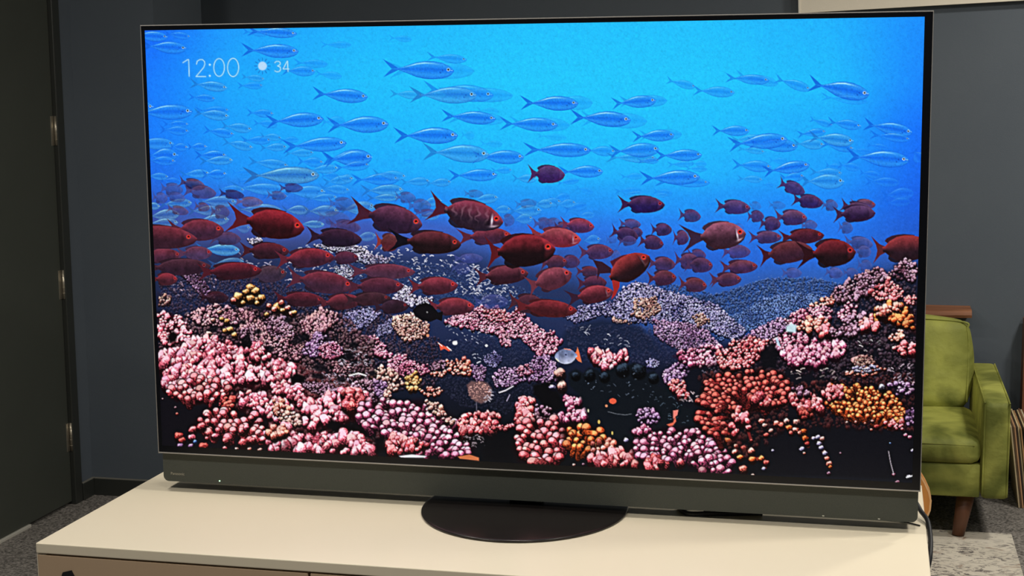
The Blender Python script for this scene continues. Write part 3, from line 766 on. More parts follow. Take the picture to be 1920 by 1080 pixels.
CORNERS = [(271.3, 57.2), (1733.8, 31.3), (1710.3, 905.5), (304.0, 835.2)]
def tile(ox, oy, z=4.8):
    return lambda *p: [v / z + (ox, oy)[i % 2] for i, v in enumerate(p)]
tA, tB, tC, tD = tile(260, 40), tile(640, 40), tile(1000, 40), tile(1340, 40)
tE, tF, tG, tH = tile(260, 240), tile(640, 240), tile(1000, 240), tile(1340, 240)
tI, tJ, tK, tL = tile(270, 440), tile(640, 440), tile(1000, 440), tile(1340, 440)

def paint_picture():
    water()
    # grain of the water
    CAN[:] *= (1 + .012 * smooth_noise(SY, SX, 5) + .016 * smooth_noise(SY, SX, 2))[..., None]
    # ------------------------------------------------ far reef in the haze
    for P, c, k, s in (
        ([(285,455),(360,440),(470,452),(600,448),(720,470),(860,470),(980,505),(1080,530),(1180,560),(1180,640),(285,640)], (34,44,80), .75, 16),
        ([(560,470),(700,462),(860,480),(960,520),(1000,580),(700,560),(560,520)], (40,56,104), .6, 14),
        ([(1180,560),(1260,545),(1330,520),(1400,520),(1450,505),(1540,515),(1600,530),(1600,590),(1400,640),(1200,620)], (46,92,178), .55, 10),
        ([(1330,560),(1440,520),(1560,530),(1600,548),(1480,580),(1380,610)], (44,80,150), .6, 8),
        ([(285,400),(420,392),(600,402),(760,410),(900,425),(1000,440),(1000,470),(285,475)], (70,88,160), .45, 14)):
        poly(P, c, k, s)
    glints([(560,460),(700,458),(860,480),(960,520),(940,560),(800,545),(690,520),(560,500)], 300, 1.5, (232,232,250), 1.0)
    glints([(860,500),(950,520),(990,570),(900,570)], 110, 1.7, (226,228,250), 1.0)
    glints([(300,500),(400,500),(420,560),(330,560)], 60, 1.7, (220,190,214)); glints([(440,470),(640,470),(660,520),(560,540),(450,520)], 90, 1.6, (220,206,226))
    glints([(1420,515),(1560,520),(1590,545),(1440,560)], 90, .9, (150,180,236), .6)
    coral([(640,470),(672,462),(700,478),(735,485),(724,498),(688,494),(660,488)], 'snow', 2.4, .95, .4)
    coral([(628,500),(650,496),(664,510),(660,525),(632,520)], 'snow', 2.2, .9, .4)
    coral([(462,448),(486,444),(492,452),(470,460)], 'snow', 2.0, .9, .3)
    coral([(585,460),(640,452),(690,470),(640,474)], 'snow', 1.9, .8, .2)
    coral([(335,510),(372,512),(392,540),(402,560),(380,556),(355,530)], 'lilac', 2.6, .9, .5)
    coral([(296,548),(318,556),(316,572),(296,574)], 'tan', 4, .8, .5)
    # back field of fine coral, right of centre
    coral([(1290,560),(1340,552),(1440,522),(1520,520),(1590,536),(1600,552),(1540,566),(1440,572),(1340,612),(1300,590)], 'haze', 2.2, .38, .2, .7)
    coral([(1180,536),(1250,530),(1330,548),(1360,570),(1300,566),(1220,552)], 'haze', 2.0, .35, .2, .7)
    coral([(1330,606),(1392,586),(1440,558),(1490,550),(1550,556),(1548,582),(1460,600),(1400,622),(1350,640)], 'haze', 2.0, .75, .5)
    coral([(1052,592),(1090,574),(1150,566),(1168,540),(1192,528),(1250,545),(1300,558),(1350,574),(1372,600),(1400,620),(1380,640),(1330,620),(1280,600),(1240,606),(1190,605),(1130,590),(1080,606)], 'hazel', 2.5, .92, .65)
    coral([(1190,560),(1230,558),(1240,580),(1210,600),(1185,590)], 'tan', 2.8, .8, .2)
    coral([(1226,600),(1290,606),(1330,622),(1350,650),(1300,664),(1256,648),(1226,628)], 'lilac', 2.7, .95, .6)
    coral([(1150,596),(1186,606),(1170,610),(1148,603)], 'tan', 2.8, .9, .3)
    coral([(1295,590),(1320,588),(1332,602),(1310,612)], 'tan', 2.8, .8, .3)
    poly([(1060,622),(1090,606),(1130,600),(1200,612),(1225,640),(1240,660),(1060,664),(1050,640)], (22,32,58), .9, 5)
    glints([(1090,610),(1110,610),(1120,650),(1085,650)], 10, 1.5); glints([(1130,625),(1190,625),(1180,655),(1135,655)], 14, 1.5)
    for P, st, r, k in (([(470,580),(560,570),(650,560),(760,600),(830,640),(820,720),(700,740),(560,700)], 'plum', 2.6, .30),
                        ([(820,640),(1000,620),(1060,690),(1040,740),(940,780),(860,760),(800,700)], 'hazel', 2.2, .10),
                        ([(1060,610),(1240,610),(1340,650),(1300,690),(1180,680),(1070,680)], 'hazel', 2.4, .10),
                        ([(640,480),(860,500),(980,540),(1060,580),(900,590),(700,570),(600,530)], 'haze', 2.0, .16),
                        ([(300,500),(440,500),(560,540),(640,560),(560,580),(420,575),(300,590)], 'plum', 2.4, .22)):
        coral(P, st, r, k, .0, .55)
    # ------------------------------------------------ middle reef
    coral([(640,590),(690,577),(712,588),(690,612),(652,622),(640,610)], 'hazel', 2.4, .85, .4)
    coral([(705,615),(730,600),(744,590),(735,625),(706,632)], 'hazel', 2.2, .7, .3)
    coral([(735,596),(770,586),(800,604),(806,620),(790,636),(760,640),(740,622)], 'tan', 3.0, .95, .4)
    coral([(738,560),(756,532),(772,540),(776,556),(815,560),(800,574),(772,576),(745,570)], 'snow', 2.6, .95, .4)
    coral([(832,606),(850,590),(886,580),(905,572),(960,592),(968,575),(1000,606),(1030,628),(1046,648),(1030,664),(1000,656),(975,634),(940,630),(905,622),(870,614)], 'mauve', 3.1, .97, .7)
    coral([(905,578),(930,574),(960,590),(948,606),(915,600)], 'pink', 3.4, .8, 0)
    coral([(936,620),(960,622),(956,652),(938,648)], 'mauve', 2.8, .9, .3)
    coral([(990,640),(1034,620),(1052,640),(1040,664),(1005,668)], 'mauve', 3.4, .95, .5)
    coral([(668,632),(700,628),(724,650),(735,672),(706,668),(680,655)], 'mauve', 3.6, .95, .6)
    coral([(724,680),(742,668),(760,668),(784,684),(802,684),(806,700),(780,708),(752,704),(730,696)], 'mauve', 3.4, .95, .6)
    coral([(690,690),(724,688),(752,706),(756,726),(738,734),(716,716),(696,706)], 'tan', 4.2, .95, .6)
    coral([(758,706),(778,698),(790,716),(790,730),(764,732)], 'yellow', 4.0, .95, .6)
    coral([(790,732),(810,722),(834,732),(820,744),(796,742)], 'peach', 3.6, .95, .5)
    coral([(836,678),(870,674),(884,684),(882,706),(850,704),(838,690)], 'peach', 4.0, .97, .6)
    coral([(808,698),(834,698),(836,708),(812,708)], 'peach', 3.4, .9, .4)
    coral([(804,684),(834,674),(836,690),(812,696)], 'plum', 2.8, .9, .4)
    coral([(906,668),(928,660),(944,672),(930,690),(908,684)], 'hazel', 2.2, .8, .2)
    coral([(884,684),(912,690),(908,712),(894,720),(886,700)], 'lilac', 2.8, .85, .3)
    coral([(925,706),(940,690),(972,692),(1000,676),(1020,664),(1042,680),(1046,712),(1012,718),(985,712),(960,724),(930,726)], 'lilac', 2.9, .97, .6)
    coral([(964,690),(990,684),(1000,700),(974,706)], 'mauve', 3.2, .8, 0)
    coral([(1000,668),(1030,672),(1044,700),(1030,718),(1002,716)], 'lilac', 3.0, .97, .5)
    line([(936,736),(948,732),(962,724)], 2.4, (190,180,205)); line([(950,752),(956,740)], 1.6, (160,150,190))
    glints([(835,600),(930,620),(920,650),(840,640)], 30, 1.2); glints([(880,660),(900,660),(900,690)], 5, 1.4)
    line([(893,752),(894,778)], 2.2, (110,104,120), .6)
    # heart-shaped brown sponge
    poly([(875,722),(884,714),(894,716),(902,714),(914,718),(922,728),(922,742),(914,752),(902,757),(890,752),(880,742)], (104,76,78), 1, 2.0)
    for _ in range(170):
        a_, q_ = prng.uniform(0, 6.28), prng.uniform(0, 1) ** .5
        dot(899 + 21 * q_ * math.cos(a_), 735 + 19 * q_ * math.sin(a_), 1.1, np.array((196,146,138)) * prng.uniform(.6, 1.15) * (1.12 - .5 * q_ * max(0, math.sin(a_))), .75)
    glints([(914,735),(924,728),(926,744),(912,756),(906,754)], 22, 1.4, (214,206,220))
    dot(802, 629, 3, (230,130,100)); poly([(820,641),(832,648),(846,655),(842,659),(833,654),(826,657),(824,648)], (212,88,66)); line([(838,650),(846,657)], 2.2, (246,232,228)); line([(822,643),(829,649)], 1.8, (246,226,220))
    dot(853, 643, 5, (232,226,220), 1, .8); dot(912, 648, 3, (214,220,226), 1, .8)
    # ------------------------------------------------ blue fish
    for a in ((tA,-80,125,262,142,95,.8),(tA,230,110,466,140,66,.55),(tA,30,222,432,245,112,.8),(tA,940,92,1165,112,60,.45),
              (tA,980,88,1425,112,92,.85),(tA,930,258,1440,272,126,.9),(tA,1640,210,1915,212,60,.28),
              (tA,1400,372,1702,386,76,.36),(tA,1290,445,1590,450,94,.6),(tA,1590,470,1830,495,70,.3),
              (tA,925,498,1132,520,62,.5,1),(tA,890,580,1118,578,66,.45),(tA,465,560,797,600,92,.75,1),(tA,450,680,690,697,68,.6),
              (tA,-220,760,132,772,120,.8),(tA,-60,825,486,812,140,.85),(tA,505,802,818,800,76,.45),(tA,496,825,814,856,96,.7,1),
              (tA,975,822,1215,832,76,.55),(tA,1030,915,1252,930,72,.38),(tA,1150,905,1664,877,132,.9),
              (tA,215,925,452,926,66,.5),(tA,190,975,452,990,86,.55),(tA,740,938,1018,972,88,.6,1),(tA,585,978,858,1018,86,.6),
              (tA,1570,650,2062,682,126,.88),(tA,1700,935,2250,925,150,.9),(tA,1640,905,1860,905,110,.3),
              (tB,430,148,632,162,58,.28),(tB,440,440,1198,446,150,.3),(tB,385,425,1015,447,162,.9),(tB,775,318,1130,347,82,.5),
              (tB,438,650,735,668,78,.5,1),(tB,880,655,1545,668,128,.35),(tB,745,610,1372,668,150,.55),(tB,620,662,1222,665,152,.8,1),
              (tB,960,870,1475,885,108,.28),(tB,905,850,1390,878,118,.85),(tB,1220,800,1420,812,60,.22),
              (tB,1520,915,2058,935,122,.3),(tB,1430,920,1950,934,126,.8),
              (tC,110,730,535,735,130,.3),(tC,-110,735,405,740,132,.95),(tC,440,880,1025,900,140,.3),(tC,340,862,878,890,140,.95),
              (tC,780,725,1205,712,108,.4),(tC,710,742,1105,712,112,.8),(tC,1200,530,1458,590,74,.45),(tC,1440,622,1812,642,98,.55),
              (tC,960,1030,1338,1015,100,.35),(tC,895,1040,1270,1022,106,.8),(tC,30,1030,300,1050,60,.18),
              (tD,190,480,572,562,92,.35),(tD,100,508,492,532,92,.6),(tD,545,515,862,612,90,.5),(tD,850,560,1392,662,156,1),
              (tD,960,680,1370,720,80,.3),(tD,855,880,1062,938,60,.45),(tD,1020,905,1318,944,92,.6),(tD,1345,925,1778,1002,122,.9),
              (tD,1400,1020,1762,1062,80,.6),(tD,-20,985,312,985,96,.75),
              (tH,150,110,440,90,80,.5,1),(tH,300,140,748,165,118,.8),(tH,130,150,655,100,140,.85),(tH,205,185,450,215,60,.45,1),
              (tH,705,140,985,152,94,.6,1),(tH,745,60,1002,30,74,.6),(tH,960,140,1250,188,86,.65),(tH,850,80,1252,122,118,.85,1),
              (tH,1190,255,1748,292,150,.95),(tH,1370,150,1562,182,52,.35),(tH,1200,200,1420,215,50,.25),
              (tH,160,330,512,352,106,.6),(tH,490,290,660,300,60,.25),(tH,440,395,855,330,112,.95),(tH,205,455,430,465,66,.45,1),
              (tH,995,335,1150,360,66,.35),(tH,1110,330,1302,362,78,.4),(tH,855,395,1148,408,86,.55,1),(tH,770,480,1164,482,140,.75,1),
              (tH,590,450,802,432,84,.6),(tH,1300,400,1492,432,72,.38),(tH,1350,480,1662,492,92,.4),(tH,1500,610,1792,585,120,.35),
              (tH,1520,680,1760,660,90,.25),(tH,430,510,530,512,44,.2),(tH,1790,200,1860,300,120,.4),
              (tG,450,200,740,212,92,.5),(tG,-80,195,520,200,128,.88),(tG,660,265,1112,272,90,.6,1),(tG,690,215,1135,190,130,.78),
              (tG,940,300,1130,290,60,.5),(tG,1210,330,1440,320,58,.35),(tG,1100,250,1518,242,106,.85),(tG,1370,365,1565,370,52,.35),
              (tG,1420,320,1560,325,60,.3),(tG,215,500,412,470,52,.4),(tG,230,395,628,390,110,.85),(tG,785,440,985,430,60,.32),
              (tG,1090,485,1592,492,86,.6),(tG,965,455,1500,440,132,.9),(tG,380,540,540,580,60,.2),(tG,1080,570,1255,590,64,.25),
              (tG,730,570,975,560,60,.25),(tG,800,600,985,585,44,.4,1),(tG,1060,610,1210,600,44,.3,1),
              (tG,150,650,330,610,80,.35),(tG,20,690,250,660,90,.45,1),(tG,190,700,380,670,84,.45,1),(tG,280,740,480,690,80,.35),
              (tG,380,800,550,780,70,.4,1),(tG,430,1020,600,1000,100,.45,1),(tG,1560,680,1680,690,80,.2),
              (tE,-90,140,318,142,110,.6,1),(tE,280,170,440,175,80,.55),(tE,60,250,345,245,140,.7),(tE,60,290,330,300,90,.6),
              (tE,440,170,612,168,74,.7),(tE,505,245,790,245,90,.8),(tE,545,300,850,288,84,.75,1),(tE,920,110,1190,110,80,.5),
              (tE,1090,70,1280,90,66,.5,1),(tE,1260,110,1440,105,60,.35),(tE,755,125,1028,178,86,.6,1),(tE,1090,180,1332,170,74,.6,1),
              (tE,1300,170,1872,135,132,.85),(tE,1310,230,1575,222,72,.5,1),(tE,985,300,1350,340,92,.6,1),
              (tE,370,420,636,405,80,.65,1),(tE,570,420,790,412,92,.7),(tE,840,400,1000,400,60,.25),(tE,890,480,1020,480,60,.3),
              (tE,1430,300,1660,310,90,.5),(tE,1650,280,2100,260,150,.75),(tE,1500,385,1800,360,84,.6,1),(tE,1640,430,1790,430,70,.4),
              (tE,1660,490,1926,455,86,.55,1),(tE,1620,540,1900,560,84,.5,1),(tE,1290,580,1682,572,120,.65,1),(tE,1490,640,1790,622,76,.6,1),
              (tE,1110,610,1340,615,80,.55),(tE,830,535,1330,560,110,.65,1),(tE,700,540,950,560,80,.45,1),
              (tE,60,430,265,440,70,.6,1),(tE,190,470,380,490,80,.4)):
        t, x0, y0, x1, y1, h, k = a[:7]
        x0, y0, x1, y1 = t(x0, y0, x1, y1)
        blue_fish(x0, y0, x1, y1, h / 4.8, k, 1 if k > .4 else 0, 1, a[7] if len(a) > 7 else 0)
    x0, y0, x1, y1 = tE(945, 430, 1626, 425); blue_fish(x0, y0, x1, y1, 158 / 4.8, .95, 1, 1, 1, .35)
    # silver fish in the shade among the red ones
    for a in ((tE,180,690,480,672,90,.8,.45),(tE,40,700,190,705,70,.8,.5),(tE,60,800,366,772,110,.85,.75),(tE,40,870,356,848,90,.8,.8),
              (tE,510,660,880,665,110,.7,.6),(tE,440,750,742,740,100,.75,.7),(tE,490,840,812,822,110,.8,.7),(tE,850,730,1290,745,120,.75,.7),
              (tE,1290,740,1530,738,92,.75,.55),(tE,1480,750,1800,745,110,.75,.6),(tE,1800,740,2120,720,120,.75,.5),(tE,1420,865,1672,868,72,.85,.5),
              (tE,850,900,1000,900,100,.5,.6),(tF,180,565,562,556,110,.7,.2),(tF,230,630,512,626,70,.75,.25),(tF,-20,730,300,700,110,.6,.4),
              (tF,700,690,900,650,90,.6,.3),(tF,690,800,880,790,80,.6,.4),(tF,1150,660,1412,624,90,.55,.1),(tF,1350,740,1520,730,80,.5,.1),
              (tF,1500,750,1800,740,110,.55,.1),(tF,1530,830,1720,810,100,.5,.1),(tF,1720,690,1900,680,90,.5,.1),(tF,100,1000,310,965,90,.6,.6),
              (tI,470,130,862,140,110,.95,.35),(tI,580,270,900,240,90,.7,.7)):
        t, x0, y0, x1, y1, h, k, w = a
        x0, y0, x1, y1 = t(x0, y0, x1, y1); blue_fish(x0, y0, x1, y1, h / 4.8, k, 1, 1, 1, w)
    for a in ((tF,95,468,525,455,112,.7),(tF,280,410,585,438,90,.5,1),(tF,535,490,795,475,76,.55,1),(tF,755,500,988,485,78,.55,1),
              (tF,-40,455,105,455,80,.5,1),(tF,1350,385,1535,378,60,.4),(tF,970,430,1405,420,112,.8),(tF,1540,455,1760,455,80,.55,1),
              (tF,-150,290,278,262,150,.75),(tF,-60,360,255,330,90,.55),(tF,1180,262,1645,262,126,.85),(tF,740,215,1330,240,162,.8,1),
              (tF,480,70,1050,68,148,.95),(tF,1080,60,1200,70,80,.2),(tF,560,290,640,298,46,.22),(tF,1250,140,1450,145,60,.2)):
        t, x0, y0, x1, y1, h, k = a[:7]
        x0, y0, x1, y1 = t(x0, y0, x1, y1); blue_fish(x0, y0, x1, y1, h / 4.8, k, 1 if k > .35 else 0, 1, a[7] if len(a) > 7 else 0)
    # ------------------------------------------------ hazy mauve fish
    MV, MVb = (104, 92, 158), (62, 74, 150)
    for a in ((tF,480,620,670,630,100,.5),(tF,1100,590,1280,592,70,.3),(tF,590,700,810,700,120,.5),(tF,1560,690,1760,670,80,.3),(tF,1430,830,1560,830,110,.5),
              (tF,1720,860,1930,870,100,.55),(tG,90,860,260,860,100,.6),(tG,0,860,170,850,100,.45),(tG,650,1000,760,1000,80,.3),(tG,1780,900,1900,900,80,.3),
              (tH,960,690,1110,700,100,.7),(tH,1110,890,1245,905,108,.6),(tH,300,690,420,710,80,.25),(tH,480,690,640,700,70,.25),(tH,770,880,925,872,92,.75),
              (tL,600,345,785,345,92,.7),(tL,990,330,1155,355,100,.7),(tL,1150,340,1295,340,80,.6),(tK,690,200,790,190,110,.5),
              (tJ,1000,215,1275,212,90,.7),(tJ,1180,610,1505,600,130,.55),(tJ,980,300,1160,310,110,.4),(tL,1280,270,1420,290,110,.5),(tE,1150,600,1330,615,80,.6),
              (tE,230,600,420,640,90,.6),(tE,190,540,400,560,110,.6),(tE,120,620,260,640,100,.6),(tE,1700,680,1960,690,120,.4),(tE,1600,800,1900,820,120,.35),
              (tL,1160,1020-960,1425,1050-960,116,.8),(tL,1250,150,1410,155,110,.7)):
        t, x0, y0, x1, y1, h, k = a
        x0, y0, x1, y1 = t(x0, y0, x1, y1); red_fish(x0, y0, x1, y1, h / 4.8, MV, MVb, k, 0, 1, None, 0, 0, 1, .2)
    # ------------------------------------------------ red fish, far to near: top colour, belly colour
    PU, PUb = (108, 58, 110), (40, 28, 78)
    MA, MAb = (138, 66, 92), (62, 40, 82)
    DR, DRb = (120, 34, 48), (48, 22, 38)
    BR, BRb = (96, 40, 52), (50, 28, 44)
    RD, RDb = (186, 46, 56), (62, 22, 34)
    for a in (
        (tE,360,480,600,530,100,MA,PUb,.7,0),(tE,400,560,700,590,120,(120,70,110),(70,60,120),.7,0),(tE,860,660,1120,670,90,(150,90,120),(100,90,150),.7,0),
        (tE,720,585,950,610,80,(60,50,110),(40,44,110),.8,0),(tE,1260,540,1480,540,80,(70,60,130),(50,60,140),.7,0),
        (tE,500,700,640,720,80,(130,70,100),(80,60,100),.6,0),(tE,640,750,820,760,120,(110,70,110),(70,60,110),.6,0),(tE,250,720,450,760,80,(140,74,100),(80,60,110),.6,0),
        (tE,640,990,920,1000,120,(120,60,90),(60,50,90),.8,0),(tE,1700,870,2000,900,120,(110,70,120),(70,60,120),.6,0),
        (tF,-60,880,160,900,110,(110,70,120),(70,60,120),.6,0),(tF,650,760,900,770,70,(110,70,130),(80,80,150),.5,0),
        (tF,1680,412,2012,422,158,(112,66,118),(58,34,100),1,0),
        (tG,760,685,1182,692,152,(104,50,92),(36,24,84),1,.6),(tG,1305,780,1508,800,112,PU,(56,56,120),.9,0),
        (tG,180,880,330,900,90,MA,PUb,.8,0),(tG,240,865,548,890,132,(186,62,86),(76,44,92),1,.6),
        (tG,770,860,968,868,88,(112,74,128),(64,58,120),.9,0),(tG,850,940,985,940,90,(116,60,104),(56,44,96),.9,0),(tG,695,925,945,985,128,(108,54,96),(48,36,86),1,0),
        (tG,1055,915,1248,915,112,(98,54,98),(54,44,100),1,0),(tG,1255,985,1400,990,130,(122,64,104),(60,46,100),1,0),(tG,760,1020,930,1010,90,(104,64,120),(60,60,120),.8,0),
        (tH,575,490,812,580,112,(98,66,128),(56,50,122),1,0),(tH,695,640,975,678,122,(100,52,100),(46,36,100),1,0),(tH,1225,685,1448,690,94,(146,80,108),(80,60,120),1,.6),
        (tH,1130,690,1430,760,120,(110,60,96),(50,34,84),1,0),(tH,1065,780,1446,765,148,(108,58,96),(42,24,62),1,0),
        (tH,5,700,322,722,126,(112,68,116),(52,44,108),1,.5),(tH,290,795,445,795,104,(104,66,124),(60,54,120),.95,0),(tH,400,855,595,868,124,(108,62,110),(52,42,100),1,0),
        (tH,535,800,832,812,138,(142,78,118),(58,44,104),1,.5),(tH,305,985,602,982,112,(122,66,104),(60,50,108),1,.5),
        (tH,580,990,985,965,134,(122,36,50),(60,24,46),1,.8),
        (tK,1690,295,1960,280,120,(118,52,72),(62,40,84),1,0),
        (tL,60,155,324,152,120,(118,70,118),(66,58,128),.9,0),(tL,50,300,388,282,120,(136,60,80),(66,40,82),1,.6),(tL,-50,400,238,400,120,(130,58,84),(66,44,90),1,.6),
        (tK,1380,170,1555,190,100,(112,62,108),(60,50,110),.9,0),(tK,1030,255,1280,270,124,(122,58,86),(64,48,96),1,0),(tK,1265,225,1500,250,142,(122,60,92),(62,48,98),1,0),(tK,1360,265,1616,280,136,(118,56,88),(58,44,94),1,.5),
        (tK,405,160,722,152,134,(132,60,92),(68,48,98),1,.5),(tK,945,50,1172,88,126,(108,52,90),(54,40,86),1,.4),
        (tK,1020,395,1288,385,136,(130,52,66),(62,34,62),1,.5),(tK,1305,440,1562,462,130,(140,58,72),(66,40,72),1,.5),(tK,1595,415,1872,398,122,(134,58,78),(64,40,76),1,.5),
        (tK,230,240,420,245,116,(112,52,88),(60,44,88),.9,0),(tK,60,260,304,242,128,(132,50,68),(66,40,68),1,.5),
        (tK,380,330,600,330,90,(140,50,66),(64,36,60),.9,0),(tK,390,440,660,430,130,(118,44,66),(58,34,62),1,0),
        (tI,-60,195,338,185,132,(140,46,60),(70,36,56),1,.5),(tI,290,170,614,165,124,(134,56,78),(78,54,90),.95,.8),(tI,-20,300,602,285,150,BR,BRb,1,.4),
        (tI,60,400,302,402,112,(166,44,54),(70,32,44),1,.8),(tI,1650,215,1930,205,116,(108,38,56),(58,32,56),1,.5),
        (tI,860,140,1306,150,148,(118,34,46),(48,24,36),1,.7),(tI,930,370,1284,345,150,(94,52,62),(58,44,66),1,.6),
        (tI,480,340,1060,320,156,(140,32,44),(52,22,34),1,.8),(tI,1180,230,1706,195,172,(176,44,56),(62,30,48),1,.9),
        (tI,1280,385,1892,465,196,(150,46,60),(64,36,56),1,.9),(tI,500,560,760,570,110,(80,24,34),(40,20,32),.8,0),
        (tI,1160,570,1625,592,132,(128,34,46),(56,26,38),1,.6),(tI,1560,620,1958,592,144,(150,44,54),(62,30,42),1,.9),
        (tJ,60,330,664,335,138,(142,52,70),(76,44,66),1,.8),(tJ,40,470,562,460,156,(130,44,60),(60,30,48),1,.7),
        (tJ,20,590,445,570,120,(86,36,44),(54,30,40),1,.5),(tJ,280,660,606,640,124,(78,36,50),(44,26,40),1,.5),
        (tJ,600,470,1048,455,158,(170,50,62),(70,30,44),1,.9),
        (tJ,770,650,1196,645,156,(178,52,62),(78,34,48),1,.7),(tJ,1200,385,1682,345,168,(150,54,66),(48,22,34),1,.9),
        (tJ,1500,600,1830,640,170,(104,40,52),(64,34,48),1,.4),(tJ,1540,640,2122,685,156,(166,42,48),(74,26,32),1,.9),
        (tK,-60,470,344,345,196,(176,66,78),(84,40,56),1,.8),
        (tE,1510,970,2010,1005,164,(78,32,54),(34,22,44),1,0),
        (tE,260,920,768,920,194,(148,46,62),(66,36,60),1,1),(tE,-260,960,526,1000,210,(150,44,56),(56,28,42),1,1)):
        t, x0, y0, x1, y1, h, tp, bt, k, e = a
        x0, y0, x1, y1 = t(x0, y0, x1, y1); red_fish(x0, y0, x1, y1, h / 4.8, tp, bt, k, e, 1, None, 0, 0, 1, .2)
    def big(t, x0, y0, x1, y1, h, tp, bt, **kw):
        x0, y0, x1, y1 = t(x0, y0, x1, y1); red_fish(x0, y0, x1, y1, h / 4.8, tp, bt, **kw)
    big(tF, 1040, 985, 1532, 965, 152, (160, 52, 66), (66, 34, 58), eye=1)
    big(tG, -60, 960, 428, 1005, 176, (206, 74, 82), (120, 40, 60), eye=1, gill=.5)
    big(tJ, 300, 60, 520, 80, 160, (130, 52, 52), (90, 36, 46), eye=0, tcol=(128, 52, 54))
    big(tF, 70, 745, 728, 872, 246, (128, 52, 78), (44, 26, 50), eye=1, tf=.27, tcol=(66, 28, 48))
    big(tF, 780, 700, 1456, 850, 262, (166, 54, 74), (40, 26, 42), eye=1, gill=1, bars=1, tf=.22, tcol=(74, 28, 46))
    big(tE, 790, 805, 1490, 905, 262, (176, 34, 44), (46, 14, 20), eye=1, tf=.26, tcol=(84, 26, 36))
    big(tJ, 420, 50, 1080, 85, 206, (122, 40, 48), (30, 16, 20), eye=1, tf=.26, tcol=(16, 14, 26))
    big(tJ, 1300, 165, 1926, 128, 292, (178, 38, 46), (26, 12, 16), eye=1, tf=.17, tcol=(86, 24, 32), lift=-.12)
    big(tG, 1330, 1000, 1912, 950, 246, (182, 84, 104), (56, 32, 46), eye=1, gill=1, tf=.3, tcol=(52, 34, 60))
    big(tL, 395, 195, 880, 130, 196, (128, 46, 52), (58, 30, 48), eye=0, tf=.18, tcol=(60, 24, 40))
    big(tL, 735, 185, 1268, 155, 244, (146, 34, 42), (32, 16, 22), eye=.6, tf=.28, tcol=(44, 16, 24))
    big(tL, 1420, 140, 1960, 110, 236, (176, 50, 52), (40, 22, 32), eye=0, tf=.17, tcol=(84, 36, 44))
    big(tK, 290, 580, 718, 510, 156, (190, 56, 66), (70, 28, 40), eye=1, tf=.26, tcol=(50, 28, 48), gill=.25)
    # the one that turns: steep body, tail lobe hanging down
    P_ = tK(535, 225, 620, 245, 700, 300, 730, 380, 690, 345, 600, 350, 575, 405, 578, 310); poly(list(zip(P_[::2], P_[1::2])), (48, 26, 42))
    P_ = tK(700, 310, 780, 380, 775, 470, 740, 545, 700, 585, 722, 500, 705, 400); poly(list(zip(P_[::2], P_[1::2])), (150, 40, 40))
    P_ = tK(690, 240, 800, 185, 930, 160, 860, 205, 780, 270, 720, 300); poly(list(zip(P_[::2], P_[1::2])), (78, 28, 46))
    big(tK, 690, 395, 1046, 195, 232, (184, 50, 50), (36, 18, 24), eye=1, tail=0, fin=0, gill=.2)
    # black damselfish
    P_ = tJ(640, 680, 690, 630, 760, 610, 820, 640, 870, 700, 915, 690, 905, 780, 860, 760, 800, 785, 720, 770, 660, 730); poly(list(zip(P_[::2], P_[1::2])), (14, 12, 16))
    dot(*tJ(772, 698), 1.6, (150, 150, 150), .8)
    paint_front()

